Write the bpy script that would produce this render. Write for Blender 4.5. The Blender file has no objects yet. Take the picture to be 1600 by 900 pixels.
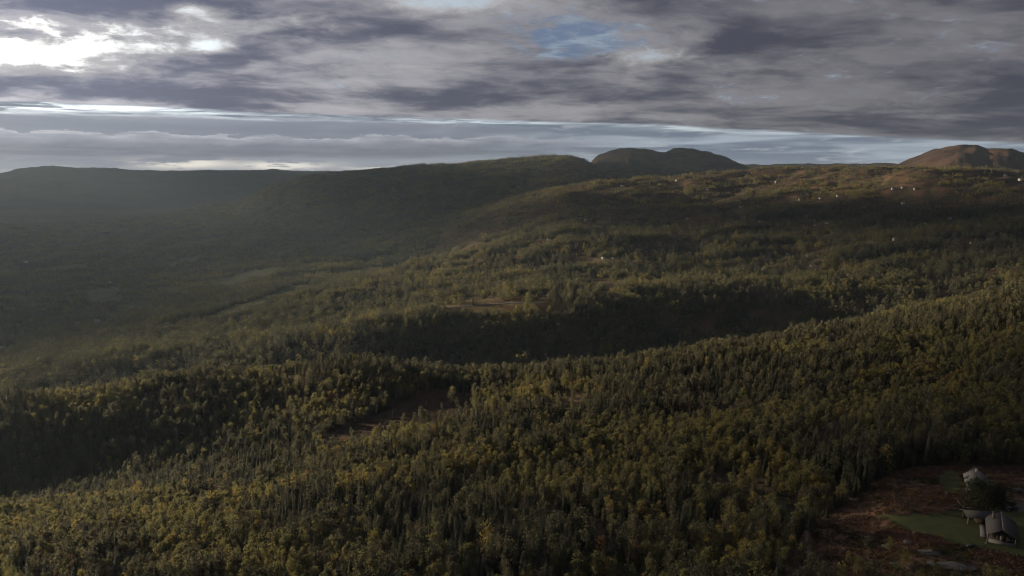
import bpy, bmesh, math, random, time, os
import numpy as np
from mathutils import Vector, Matrix, Quaternion
T0 = time.time()
rng = np.random.default_rng(7); random.seed(7)
R = math.radians
scene = bpy.context.scene
C = scene.collection

# ------------------------------------------------------------------ camera
F, PITCH, ZC = 1142.0, R(8.86), 600.0            # focal length in 1600-px units, downward pitch, altitude
cam_d = bpy.data.cameras.new('camera'); cam = bpy.data.objects.new('camera', cam_d); C.objects.link(cam)
cam_d.sensor_width = 36; cam_d.lens = 36 * F / 1600; cam_d.clip_start = 1; cam_d.clip_end = 80000
cam.location = (0, 0, ZC); cam.rotation_euler = (math.pi / 2 - PITCH, 0, 0)
scene.camera = cam

# ------------------------------------------------------------------ light and exposure
SUN_AZ, SUN_EL = R(-62), R(7.2)
sdir = Vector((math.sin(SUN_AZ) * math.cos(SUN_EL), math.cos(SUN_AZ) * math.cos(SUN_EL), math.sin(SUN_EL)))
sl = bpy.data.lights.new('sun', 'SUN'); so = bpy.data.objects.new('sun', sl); C.objects.link(so)
sl.energy = 5.0; sl.angle = R(0.6); sl.color = (1.0, 0.81, 0.53)
so.rotation_euler = sdir.to_track_quat('Z', 'Y').to_euler(); so.location = (-3000, 4000, 2500)
scene.view_settings.view_transform = 'Standard'; scene.view_settings.look = 'None'
scene.view_settings.exposure = 1.28; scene.view_settings.gamma = 1.0
scene.render.engine = 'CYCLES'
cy = scene.cycles
cy.use_denoising = True
cy.max_bounces = 6; cy.diffuse_bounces = 3; cy.glossy_bounces = 1; cy.transmission_bounces = 3
cy.volume_bounces = 0; cy.transparent_max_bounces = 16
cy.use_adaptive_sampling = False
cy.sample_clamp_indirect = 4; cy.filter_width = 1.1

class V:                                           # small algebra over shader sockets
    nt = None
    def __init__(s, x): s.s = x
    @staticmethod
    def op(o, *a):
        n = V.nt.nodes.new('ShaderNodeMath'); n.operation = o
        for i, q in enumerate(a):
            if isinstance(q, V): V.nt.links.new(q.s, n.inputs[i])
            else: n.inputs[i].default_value = float(q)
        return V(n.outputs[0])
    def __add__(a, b): return V.op('ADD', a, b)
    __radd__ = __add__
    def __sub__(a, b): return V.op('SUBTRACT', a, b)
    def __rsub__(a, b): return V.op('SUBTRACT', b, a)
    def __mul__(a, b): return V.op('MULTIPLY', a, b)
    __rmul__ = __mul__
    def __truediv__(a, b): return V.op('DIVIDE', a, b)
    def __rtruediv__(a, b): return V.op('DIVIDE', b, a)
    def __pow__(a, b): return V.op('POWER', a, b)
def vsmooth(a, b, x):
    n = V.nt.nodes.new('ShaderNodeMapRange'); n.interpolation_type = 'SMOOTHSTEP'
    V.nt.links.new(x.s, n.inputs[0]); n.inputs[1].default_value = a; n.inputs[2].default_value = b
    return V(n.outputs[0])
def vvec(x, y, z=0.0):
    n = V.nt.nodes.new('ShaderNodeCombineXYZ')
    for i, q in enumerate((x, y, z)):
        if isinstance(q, V): V.nt.links.new(q.s, n.inputs[i])
        else: n.inputs[i].default_value = q
    return V(n.outputs[0])
def vnoise(vec, scale=1, detail=6, rough=.55, dist=0.0):
    n = V.nt.nodes.new('ShaderNodeTexNoise'); V.nt.links.new(vec.s, n.inputs['Vector'])
    n.inputs['Scale'].default_value = scale; n.inputs['Detail'].default_value = detail
    n.inputs['Roughness'].default_value = rough; n.inputs['Distortion'].default_value = dist
    return V(n.outputs[0])
def vmix(t, a, b, mode='MIX'):
    n = V.nt.nodes.new('ShaderNodeMix'); n.data_type = 'RGBA'; n.blend_type = mode; n.clamp_factor = True
    if isinstance(t, V): V.nt.links.new(t.s, n.inputs[0])
    else: n.inputs[0].default_value = t
    for i, q in ((6, a), (7, b)):
        if isinstance(q, V): V.nt.links.new(q.s, n.inputs[i])
        else: n.inputs[i].default_value = (*q, 1)
    return V(n.outputs[2])
def vscale(c, f):
    n = V.nt.nodes.new('ShaderNodeVectorMath'); n.operation = 'SCALE'
    if isinstance(c, V): V.nt.links.new(c.s, n.inputs[0])
    else: n.inputs[0].default_value = c
    if isinstance(f, V): V.nt.links.new(f.s, n.inputs['Scale'])
    else: n.inputs['Scale'].default_value = f
    return V(n.outputs[0])
def vadd(a, b):
    n = V.nt.nodes.new('ShaderNodeVectorMath'); n.operation = 'ADD'
    V.nt.links.new(a.s, n.inputs[0]); V.nt.links.new(b.s, n.inputs[1]); return V(n.outputs[0])

def pix_dir(px, py):
    cx, cyy = (px - 800) / F, (450 - py) / F
    return np.array([cx, math.cos(PITCH) + cyy * math.sin(PITCH), -math.sin(PITCH) + cyy * math.cos(PITCH)])
def pix_ae(px, py):
    d = pix_dir(px, py); return math.degrees(math.atan2(d[0], d[1])), math.degrees(math.atan2(d[2], math.hypot(d[0], d[1])))

def build_world():
    w = bpy.data.worlds.new('World'); scene.world = w; w.use_nodes = True
    nt = w.node_tree; nt.nodes.clear(); V.nt = nt
    tc = nt.nodes.new('ShaderNodeTexCoord')
    sep = nt.nodes.new('ShaderNodeSeparateXYZ'); nt.links.new(tc.outputs['Generated'], sep.inputs[0])
    x, y, z = (V(sep.outputs[i]) for i in range(3))
    az = V.op('ARCTAN2', x, y) * 57.2958
    el = V.op('ARCSINE', z) * 57.2958
    sky = nt.nodes.new('ShaderNodeTexSky'); sky.sky_type = 'NISHITA'; sky.sun_disc = False
    sky.sun_elevation = SUN_EL; sky.sun_rotation = SUN_AZ; sky.altitude = 600
    sky.air_density = 1.0; sky.dust_density = 1.5; sky.ozone_density = 1.5
    clear = vscale(V(sky.outputs[0]), 0.11)
    dp = nt.nodes.new('ShaderNodeVectorMath'); dp.operation = 'DOT_PRODUCT'
    nt.links.new(tc.outputs['Generated'], dp.inputs[0]); dp.inputs[1].default_value = tuple(Vector(pix_dir(20, 82)).normalized())
    sd = V.op('MAXIMUM', V(dp.outputs['Value']), 0.0)
    glow_wide = V.op('POWER', sd, 7.0); glow_mid = V.op('POWER', sd, 60.0); glow_near = V.op('POWER', sd, 500.0)
    # ---- deck of clouds, laid on a flat layer so it foreshortens towards the horizon
    q = 1.0 / (V.op('MAXIMUM', z, 0.0) + 0.11)
    X, Y = x * q, y * q
    wx = vnoise(vvec(X, Y, 3.1), .8, 4) - 0.5; wy = vnoise(vvec(X, Y, 13.1), .8, 4) - 0.5
    X2, Y2 = X + wx * .65, Y + wy * .65
    tilt = X2 * .82 - Y2 * .12
    D = vnoise(vvec(tilt, Y2 * 1.1, 0.0), .75, 6, .5)                     # big masses
    B = vnoise(vvec(tilt, Y2 * .95, 5.0), 1.9, 9, .58)                     # billows
    so_x, so_y = math.sin(SUN_AZ) * .16, math.cos(SUN_AZ) * .16
    Bs = vnoise(vvec(tilt + so_x, (Y2 + so_y) * .95, 5.0), 1.9, 9, .58)
    fine = vnoise(vvec(X2, Y2 * 1.1, 7.7), 5.5, 6, .58)
    dens = D + (B - .5) * .58 + (fine - .5) * .22
    t = vsmooth(.34, .62, dens)
    deck = vmix(t, (.35, .34, .37), (.084, .090, .130))
    lit = vsmooth(-.02, .12, (B - Bs) + (fine - .5) * .06) * vsmooth(.64, .44, dens)
    deck = vmix(lit * .6, deck, (.42, .41, .43))
    deck = vmix(vsmooth(5.0, 25.0, az) * .35, deck, (.085, .085, .108))
    deck = vscale(deck, .60 + .66 * glow_wide + .5 * glow_mid)
    # ---- openings: direction-space spots where the deck thins
    def spot(px, py, wx, wy):
        a, e = pix_ae(px, py)
        dx, dy = (az - a) / wx, (el - e) / wy
        return V.op('EXPONENT', (dx * dx + dy * dy) * -1.0)
    thin = spot(80, 86, 5.6, 1.1) * .95 + spot(330, 70, 1.4, .5) * .9 + spot(700, 0, 4.5, .8) * 1.0 \
         + spot(1010, 90, 3.0, .55) * .9 + spot(300, 18, 2.2, .6) * .75 + spot(250, 75, 4.0, .5) * .6 + spot(160, 40, 7.0, .9) * .45 + spot(480, 40, 6.0, 1.2) * .3
    blue = spot(890, 62, 4.5, 1.7)
    finer = vnoise(vvec(az * .5, el * 1.3, 5.5), 1.1, 7, .62, .4)
    edge = (D - .5) * 1.4 + (B - .5) * 1.6 + (finer - .5) * 2.0
    hole_w = vsmooth(.42, 1.25, thin - edge)
    thin = thin + spot(-200, 84, 9, 1.0) * .6
    hole_b = vsmooth(.25, 1.0, blue - edge * 1.1)
    behind = vmix(vsmooth(.0, 9.0, el), (.62, .68, .72), (.40, .46, .52))
    behind = vadd(vscale(behind, .85 + glow_wide * .5), vscale((1.0, .93, .82), glow_mid * 1.1 + glow_near * 1.6))
    bluec = vmix(vsmooth(.42, .66, fine), (.10, .155, .26), (.24, .31, .39))
    deck = vmix(hole_b * .85, deck, bluec)
    veil = vsmooth(.05, .85, thin * 1.15 - edge * .55)
    deck = vmix(veil * .6, deck, vscale((.50, .485, .475), .75 + glow_wide * .45))
    deck = vmix(hole_w, deck, behind)
    # ---- the long slit under the deck and the lower layers
    line = 4.02 - az * .038 - az * az * .0008
    wig = vnoise(vvec(az * .045, el * .5, 1.3), 1.6, 6, .55) - .5
    wv = el - line + wig * 1.1
    streak = vnoise(vvec(az * .07, el * .95, 4.4), 1.5, 7, .52, .35)
    streak2 = vnoise(vvec(az * .16, el * 1.15, 9.4), 2.0, 7, .55, .3)
    wisp = vnoise(vvec(az * .10, el * 1.5, 21.4), 2.0, 7, .6, .4)
    wv2 = wv * (1.0 + vsmooth(-22.0, 12.0, az) * 1.5)
    slit = vadd(vscale((.62, .70, .74), .78 + glow_wide * .55), vscale((1, .94, .85), glow_mid * .5))
    slit = vmix(vsmooth(.44, .60, streak), slit, vscale((.26, .29, .34), .8 + glow_wide * .5))
    low = vmix(vsmooth(.36, .62, streak), (.31, .36, .42), (.135, .165, .22))
    low = vmix(vsmooth(.56, .70, streak2) * .6, low, (.42, .44, .46))
    low = vmix(vsmooth(1.5, .9, el) * vsmooth(4.0, -10.0, az), low, (.15, .16, .20))
    low = vmix(vsmooth(1.15, .75, el) * vsmooth(.50, .60, streak2) * vsmooth(2.0, -12.0, az), low, (.72, .66, .56))
    puff = vnoise(vvec(az * .30, el * .95, 2.2), 1.25, 8, .58)
    puff2 = vnoise(vvec(az * .22, el * .75, 6.2), 1.2, 8, .56)
    def layer(base, top, rim, c_rim, c_top, c_low, thick, m):
        d = top - el
        body = vmix(vsmooth(0.0, thick, d + (streak2 - .5) * .5), c_top, c_low)
        body = vmix(vsmooth(rim, 0.0, d) * .75, body, c_rim)
        return vmix(vsmooth(0.0, .10, d) * m, base, vscale(body, .80 + glow_wide * .38))
    far_left = vsmooth(16.0, -8.0, az + (puff - .5) * 30)
    low = layer(low, line - .32 + (puff2 - .5) * 1.1, .22, (.40, .41, .46), (.225, .24, .29), (.18, .195, .245), .9, vsmooth(12.0, -12.0, az + (puff - .5) * 20) * .9)
    low = layer(low, 2.82 + (puff - .5) * 1.5, .30, (.44, .445, .485), (.31, .32, .37), (.125, .135, .175), 1.15, far_left * (.45 + .55 * vsmooth(.60, .44, wisp)) * vsmooth(1.10, 1.30, el + (streak - .5) * .35))
    low = vmix(V.op('MINIMUM', spot(285, 255, 2.7, .34) * 1.5 + spot(440, 259, 2.6, .30) * 1.3 + spot(590, 262, 2.0, .15), 1.0) * vsmooth(.40, .56, streak2 + (finer - .5) * .5), low, (.80, .76, .68))
    horizon = vmix(vsmooth(.24, .02, wv) * vsmooth(-.75, -.15, wv2) * vsmooth(44.0, 4.0, az) * vsmooth(.60, .45, wisp), low, slit)
    full = vmix(vsmooth(-.05, .22, wv), horizon, deck)
    full = vmix(vsmooth(-1.0, -3.0, el), full, (.10, .105, .11))
    full = vmix(0.02, full, clear)
    bg = nt.nodes.new('ShaderNodeBackground'); nt.links.new(full.s, bg.inputs[0]); bg.inputs[1].default_value = 0.465
    out = nt.nodes.new('ShaderNodeOutputWorld'); nt.links.new(bg.outputs[0], out.inputs[0])
    w.cycles.sampling_method = 'MANUAL'; w.cycles.sample_map_resolution = 1024
build_world()

# ------------------------------------------------------------------ noise and terrain
_perm = np.random.default_rng(3).permutation(512)
_perm = np.concatenate([_perm, _perm]); _ga = np.random.default_rng(4).uniform(0, 2 * np.pi, 512)
_gx, _gy = np.cos(_ga), np.sin(_ga)
def perlin(x, y):
    xi = np.floor(x).astype(np.int64); yi = np.floor(y).astype(np.int64)
    xf, yf = x - xi, y - yi
    u = xf ** 3 * (xf * (xf * 6 - 15) + 10); v = yf ** 3 * (yf * (yf * 6 - 15) + 10)
    def g(ix, iy, dx, dy):
        h = _perm[(_perm[ix & 511] + iy) & 511]; return _gx[h] * dx + _gy[h] * dy
    a = g(xi, yi, xf, yf); b = g(xi + 1, yi, xf - 1, yf); c = g(xi, yi + 1, xf, yf - 1); d = g(xi + 1, yi + 1, xf - 1, yf - 1)
    return (a + u * (b - a) + v * (c + u * (d - c) - (a + u * (b - a)))) * 1.4
def fbm(x, y, lam, oct=3, seed=0):
    s = 0; amp = 1; tot = 0
    for k in range(oct):
        s = s + amp * perlin(x / lam * 2 ** k + 17.3 * k + seed * 31.7, y / lam * 2 ** k - 9.1 * k + seed * 57.9); tot += amp; amp *= .5
    return s / tot
def sstep(a, b, x):
    t = np.clip((x - a) / (b - a), 0, 1); return t * t * (3 - 2 * t)

def tan_el(px, py):
    d = pix_dir(px, py); return math.atan2(d[0], d[1]), d[2] / math.hypot(d[0], d[1])
CP = []                                            # control points: azimuth, distance, height relative to the camera
def cr(px, py, r): a, t = tan_el(px, py); CP.append((a, r, r * t))
def cz(px, py, z): a, t = tan_el(px, py); CP.append((a, z / t, z))
def ca(px, r, z): CP.append((tan_el(px, 450)[0], r, z))
for p in [(1600,900,-113),(1300,880,-118),(800,900,-126),(300,900,-140),(0,900,-150),
          (1560,820,-115),(1400,780,-116),(1580,740,-112),(1300,800,-122),(800,800,-136),(300,800,-163),(0,810,-186),
          (1500,690,-114),(1200,700,-127),(800,700,-146),(620,720,-156),(450,700,-180),(300,712,-194),(100,760,-210),(0,778,-216),
          (660,640,-163),(725,628,-163),(560,668,-168),(480,692,-175),(800,640,-156),(1200,620,-139),(1400,600,-126),(1560,600,-116),(1560,520,-112)]: cz(*p)
for p in [(800,592,590),(1000,567,640),(1200,537,690),(1400,500,760),(1600,458,850),(740,600,575),
          (560,578,592),(480,583,610),(400,590,625),(300,600,640),(200,613,660),(100,622,680),(0,632,700),
          (600,545,1010),(700,510,1088),(900,497,1112),(1100,468,1250),(1300,462,1330),(1500,440,1420),(450,558,1000),(700,562,1022),(900,545,1050),(1100,532,1160),(1300,505,1240),
          (300,540,1250),(150,572,1150),(0,582,1350),(200,530,1600),(100,510,2100),(0,500,2350),(150,450,2900),(0,430,3500),(100,390,4500),(0,355,6000),(150,350,6200),(80,320,8000),(300,320,7800),
          (0,272,11000),(80,266,11000),(150,265,11000),(250,270,11000),(330,268,11000),(420,268,10500),(500,270,10500),(600,264,10800),
          (480,290,6600),(540,284,6500),(600,278,6400),(680,272,6300),(750,268,6200),(830,264,6000),(885,264,5900),
          (450,330,4800),(350,380,3900),(250,410,3700),(600,350,4000),(500,420,2800),(400,450,2400),(660,410,2700),(700,340,4300),(800,320,4300),(880,300,4600),
          (930,285,5800),(985,275,5800),(1040,275,5800),(1110,275,5800),(1185,275,5800),
          (850,312,3000),(900,288,3250),(960,284,3350),(1050,276,3400),(1130,271,3400),(1200,267,3400),(1300,264,3400),(1360,264,3450),(1420,264,3500),
          (1490,263,2850),(1600,278,2900),
          (1410,268,5000),(1500,262,5000),(1590,262,5000),(1640,262,5000),(1250,268,5200),(1330,268,5200),
          (1000,320,2700),(1000,350,2300),(1000,380,2000),(1000,410,1720),(1000,445,1450),(1200,300,2900),(1200,340,2400),(1200,380,2000),(1200,420,1650),
          (1400,300,2600),(1400,340,2200),(1400,380,1850),(1400,420,1550),(1580,310,2450),(1580,350,2000),(1580,400,1600),
          (850,360,2250),(850,410,1750),(850,450,1430),(700,430,1750),(700,470,1350),(600,480,1420),(540,510,1330),(760,380,2300)]: cr(*p)
for p in [(1000,960,-268),(800,930,-270),(1200,1060,-256),(1400,1130,-226),(1600,1200,-190),(650,930,-268),(500,900,-266),(300,850,-266),(100,900,-296),(0,950,-314),
          (1000,4300,-75),(1200,4300,-60),(1400,4200,-40),(1600,4000,-40)]: ca(*p)
for a in (50, 70):
    for r, z in ((150,-112),(300,-104),(800,-92),(1600,-100),(3000,-30),(5000,100),(9000,150)): CP.append((R(a), r, z))
for a in (-50, -70):
    for r, z in ((150,-125),(300,-160),(700,-230),(1300,-330),(2500,-395),(4500,-390),(8000,-200),(11000,30)): CP.append((R(a), r, z))
for a in (-35, -18, 0, 15, 32): CP.append((R(a), 130, -116)); CP.append((R(a), 12500, 0 if a < -5 else 60))
cp = np.array(CP); cu = np.stack([cp[:, 0], np.log(cp[:, 1])], 1); cz_ = cp[:, 2]
def _tps(d2): return 0.5 * d2 * np.log(np.maximum(d2, 1e-12))
_n = len(cu); _K = _tps(((cu[:, None] - cu[None]) ** 2).sum(-1)) + np.eye(_n) * 6e-5
_P = np.concatenate([np.ones((_n, 1)), cu], 1)
_A = np.block([[_K, _P], [_P.T, np.zeros((3, 3))]])
_sol = np.linalg.solve(_A, np.concatenate([cz_, np.zeros(3)]))

AZ = np.concatenate([np.arange(-180, -52, 3.2), np.arange(-52, 52, 0.12), np.arange(52, 180.01, 3.2)]); AZ[-1] = 180
AZ = np.radians(AZ)
RR = np.concatenate([np.geomspace(12, 150, 22)[:-1], np.geomspace(150, 1500, 320)[:-1], np.geomspace(1500, 13500, 250)])
def base_height(a, r):
    lr = np.log(np.clip(r, 120, 13000)); ac = np.clip(a, -1.35, 1.35)
    z = _sol[_n] + _sol[_n + 1] * ac + _sol[_n + 2] * lr
    for k in range(_n): z = z + _sol[k] * _tps((ac - cu[k, 0]) ** 2 + (lr - cu[k, 1]) ** 2)
    back = -112 + 60 * sstep(500, 6000, r)
    t = sstep(R(60), R(115), np.abs(a))
    return z * (1 - t) + back * t
def detail_height(x, y, r):
    n = 2.4 * fbm(x, y, 70, 3, 1) * (1 + 1.6 * sstep(1000, 1800, r))
    n += 5.0 * fbm(x, y, 150, 2, 9) * sstep(380, 900, r)
    n += (40 + 24 * sstep(1700, 2400, r)) * (fbm(x * .62, y, 340, 4, 2) - .3 * np.abs(fbm(x * .7, y, 210, 3, 12))) * sstep(1100, 1800, r) * (1 - .5 * sstep(2900, 3500, r)) * sstep(-.42, -.12, np.arctan2(x, y)) + 10 * fbm(x * .7, y, 380, 3, 8) * sstep(1100, 2000, r)
    n += 26 * fbm(x, y, 1100, 4, 3) * sstep(2600, 4200, r)
    n += 14 * (np.abs(fbm(x, y, 500, 4, 5)) - .2) * sstep(4200, 5200, r)
    n += 60 * fbm(x, y, 2600, 4, 6) * sstep(7000, 10000, r)
    return n
A2, R2 = np.meshgrid(AZ, RR, indexing='ij')
GX, GY = R2 * np.sin(A2), R2 * np.cos(A2)
HZ = base_height(A2, R2) + detail_height(GX, GY, R2)
def ridge(prof, r0, wn, wf, slope, rough):
    global HZ
    pts = sorted(tan_el(px, py) for px, py in prof)
    a_ = np.array([p[0] for p in pts]); t_ = np.array([p[1] for p in pts])
    m = (RR > r0 - wn * 2.2) & (RR < r0 + wf * 2.2)
    A_, R_ = A2[:, m], R2[:, m]; nx = fbm(GX[:, m], GY[:, m], 330, 5, 61)
    crest = np.interp(A_, a_, t_, left=-.2, right=-.2) * r0
    d = (R_ - r0 - 120 * fbm(GX[:, m], GY[:, m], 700, 2, 62)); d = np.where(d < 0, -d / wn, d / wf)
    zz = crest + rough * (1.3 * nx - 1.2 * np.abs(fbm(GX[:, m], GY[:, m], 240, 4, 63)) + .25) - slope * (np.sqrt(1 + (d * 2) ** 2) - 1)
    h = HZ[:, m]; k = 9.0
    HZ[:, m] = np.where(zz > h - 60, np.maximum(h, zz) + k * np.exp(-np.abs(zz - h) / k) * .35, h)
ridge([(905,292),(918,262),(926,252),(935,244),(950,238),(968,233),(985,231),(1008,232),(1026,238),(1040,240),(1052,234),(1068,232),(1084,234),(1098,238),(1110,239),(1116,243),(1130,246),(1142,251),(1156,257),(1172,263),(1195,269),(1240,290)], 5800, 700, 700, 110, 20)
ridge([(1385,285),(1398,262),(1415,253),(1432,245),(1452,238),(1480,231),(1500,228),(1522,230),(1540,234),(1558,233),(1580,232),(1588,236),(1600,240),(1640,250),(1720,262),(1790,290)], 5000, 800, 700, 110, 26)
ridge([(-200,275),(-60,272),(0,272),(30,264),(70,260),(110,262),(140,266),(180,263),(215,267),(260,273),(300,269),(330,266),(365,270),(400,269),(425,264),(448,267),(470,270),(520,272),(560,266),(600,262),(640,268),(720,275)], 11000, 2500, 1500, 260, 18)
ridge([(250,440),(300,400),(340,360),(370,328),(400,304),(430,290),(470,280),(500,275),(540,270),(580,266),(620,263),(655,259),(690,257),(730,255),(760,252),(800,249),(835,246),(862,244),(885,244),(900,246),(912,250),(922,254),(940,266),(960,285)], 5400, 1500, 600, 190, 14)
HZ[-1] = HZ[0]
# level the yard round the cabins
def pix_ground(px, py, rmin=60.0):
    a, t = tan_el(px, py)
    i = np.clip(np.searchsorted(AZ, a) - 1, 0, len(AZ) - 2); f = (a - AZ[i]) / (AZ[i + 1] - AZ[i])
    prof = HZ[i] * (1 - f) + HZ[i + 1] * f
    k = np.nonzero((prof >= RR * t) & (RR > rmin))[0]
    if len(k) == 0: return None
    k = k[0]; k0 = max(k - 1, 0)
    d0, d1 = prof[k0] - RR[k0] * t, prof[k] - RR[k] * t
    g = 0 if d1 == d0 else np.clip(-d0 / (d1 - d0), 0, 1)
    r = RR[k0] + (RR[k] - RR[k0]) * g
    return np.array([r * math.sin(a), r * math.cos(a), r * t + ZC])
def H(x, y):
    a = np.arctan2(x, y); r = np.clip(np.hypot(x, y), RR[0], RR[-1] - 1)
    i = np.clip(np.searchsorted(AZ, a) - 1, 0, len(AZ) - 2); j = np.clip(np.searchsorted(RR, r) - 1, 0, len(RR) - 2)
    fa = (a - AZ[i]) / (AZ[i + 1] - AZ[i]); fr = (r - RR[j]) / (RR[j + 1] - RR[j])
    return (HZ[i, j] * (1 - fa) * (1 - fr) + HZ[i + 1, j] * fa * (1 - fr) + HZ[i, j + 1] * (1 - fa) * fr + HZ[i + 1, j + 1] * fa * fr) + ZC
YARD = pix_ground(1552, 838)
for _ in range(2):
    dd = np.hypot(GX - YARD[0], GY - YARD[1]); tt = 1 - sstep(14, 40, dd)
    HZ = HZ * (1 - tt) + (YARD[2] - ZC) * tt

def in_poly(x, y, poly):
    ins = np.zeros(x.shape, bool); n = len(poly)
    for i in range(n):
        x0, y0 = poly[i]; x1, y1 = poly[(i + 1) % n]
        if y0 == y1: continue
        c = ((y0 > y) != (y1 > y)) & (x < (x1 - x0) * (y - y0) / (y1 - y0) + x0); ins ^= c
    return ins
def gpoly(pts, rmin=60.0):
    return [tuple(pix_ground(px, py, rmin)[:2]) for px, py in pts]
ZONES = {}                                         # name -> list of ground polygons
ZONES['bog'] = [gpoly([(737,616),(739,650),(700,660),(650,666),(600,682),(556,694),(520,704),(500,700),(505,694),(500,684),(560,662),(610,642),(640,622),(670,610),(705,607)])]
ZONES['lawn'] = [gpoly([(1372,808),(1420,806),(1470,799),(1505,797),(1560,792),(1620,800),(1640,860),(1600,868),(1550,862),(1500,852),(1450,838),(1400,822)]),
                 gpoly([(1474,735),(1500,735),(1503,770),(1480,768),(1468,755)])]
ZONES['heath_patch'] = [gpoly([(838,622),(870,610),(915,612),(935,632),(905,652),(860,650)])]
ZONES['gravel_yard'] = [gpoly([(1582,782),(1640,780),(1650,797),(1590,799)])]
ZONES['heath'] = [gpoly([(1270,835),(1300,800),(1345,770),(1400,735),(1470,726),(1560,728),(1620,735),(1660,800),(1700,905),(1600,930),(1400,930),(1240,920),(1262,880)])]
FIELDS = [gpoly(p, 900) for p in (
    [(130,455),(185,448),(190,466),(140,474)], [(182,476),(240,472),(246,486),(190,490)], [(300,500),(345,486),(400,468),(455,448),(480,443),(470,455),(410,478),(350,496)],
    [(330,440),(400,422),(410,428),(345,448)], [(385,428),(430,416),(450,420),(400,436)], [(262,410),(312,398),(320,402),(270,416)], [(200,521),(250,514),(255,518),(205,526)],
    [(250,385),(330,372),(335,377),(262,391)], [(60,420),(130,412),(132,418),(66,426)], [(0,508),(36,503),(38,508),(0,513)])]
CLEARINGS = [gpoly(p, 700) for p in (
    [(690,478),(740,464),(800,468),(870,470),(860,482),(790,485),(720,487)], [(505,549),(550,538),(552,545),(515,553)], [(925,434),(990,438),(985,448),(930,446)],
    [(1060,345),(1150,330),(1180,338),(1160,352),(1080,352)], [(1270,345),(1330,343),(1335,350),(1280,354)], [(900,402),(1000,404),(1010,412),(905,410)])]
def grow(poly, k):
    c = np.mean(np.array(poly), 0); return [tuple(c + (np.array(p) - c) * k) for p in poly]
FIELDS = [grow(p, 1.12) for p in FIELDS]; CLEARINGS = [grow(p, 1.3) for p in CLEARINGS]
CABIN_OPEN = [tuple(p) for p in ZONES['heath'][0]]

# ---- land cover, then the sheet cut into named pieces of ground
fx = (GX[:-1, :-1] + GX[1:, 1:]) / 2; fy = (GY[:-1, :-1] + GY[1:, 1:]) / 2; fr_ = np.hypot(fx, fy); fa_ = np.arctan2(fx, fy)
zone = np.zeros(fx.shape, int)                     # 0 near hillside, see NAMES
near = (fr_ < 4200) & (np.abs(fa_) < R(52))
def paxis(px): return tan_el(px, 300)[0]
zone[fr_ > 860] = 1                                # plateau / wide slopes
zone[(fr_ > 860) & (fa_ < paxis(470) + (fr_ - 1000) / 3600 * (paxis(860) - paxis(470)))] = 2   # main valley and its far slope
zone[(fr_ > 4500) & (fa_ > paxis(915)) & (fa_ < paxis(1225))] = 3
zone[(fr_ > 3900) & (fa_ >= paxis(1225))] = 4
zone[fr_ > 7600] = 5
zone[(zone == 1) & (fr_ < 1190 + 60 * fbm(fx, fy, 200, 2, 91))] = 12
NAMES = {0: 'near_hillside', 1: 'upland_plateau', 2: 'valley', 3: 'mountain', 4: 'mountain', 5: 'far_hills', 6: 'heath', 7: 'lawn', 8: 'bog', 9: 'gravel_yard', 10: 'field', 11: 'rough_clearing', 12: 'ravine_slope', 13: 'heath_patch'}
LAB = {0: 'wooded near hillside under the mixed forest in the foreground', 1: 'broad wooded upland plateau beyond the dark gully',
       2: 'wide hazy valley with dark forested slopes on the left', 3: 'dark rounded mountain with steep left shoulder on the skyline', 4: 'reddish bare mountain on the right skyline',
       5: 'farthest low hazy hill range along the left horizon', 6: 'rust red heath clearing with low scrub around the cabins', 7: 'mown green lawn beside the dark roofed cabin',
       8: 'brown open bog strip between the forest and the shaded ridge', 9: 'grey gravel parking patch behind the main cabin', 10: 'small pale green hay field on the valley slope', 11: 'open tawny clearing on the wooded plateau', 12: 'dark wooded ravine slope beyond the near forest crest', 13: 'small rusty heath opening in the middle of the near forest'}
for k, nm in ((6, 'heath'), (7, 'lawn'), (9, 'gravel_yard'), (8, 'bog'), (13, 'heath_patch')):
    for poly in ZONES[nm]:
        m = near & (fr_ < 900); idx = np.nonzero(m)
        w = in_poly(fx[idx] + 3 * perlin(fx[idx] / 9, fy[idx] / 9), fy[idx] + 3 * perlin(fy[idx] / 9, fx[idx] / 9 + 40), poly)
        if k in (7, 9): w = in_poly(fx[idx] + 2.0 * perlin(fx[idx] / 5, fy[idx] / 5), fy[idx] + 2.0 * perlin(fx[idx] / 5 + 7, fy[idx] / 5), poly)
        zone[idx[0][w], idx[1][w]] = k
field_id = np.full(fx.shape, -1)
for q, poly in enumerate(FIELDS + CLEARINGS):
    m = near & (fr_ > 860); idx = np.nonzero(m); w = in_poly(fx[idx] + 14 * perlin(fx[idx] / 45, fy[idx] / 45), fy[idx] + 22 * perlin(fx[idx] / 45 + 9, fy[idx] / 45), poly)
    zone[idx[0][w], idx[1][w]] = 10 if q < len(FIELDS) else 11; field_id[idx[0][w], idx[1][w]] = q
def zone_at(x, y):
    a = np.arctan2(x, y); r = np.hypot(x, y)
    i = np.clip(np.searchsorted(AZ, a) - 1, 0, len(AZ) - 2); j = np.clip(np.searchsorted(RR, r) - 1, 0, len(RR) - 2)
    return zone[i, j]

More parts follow.
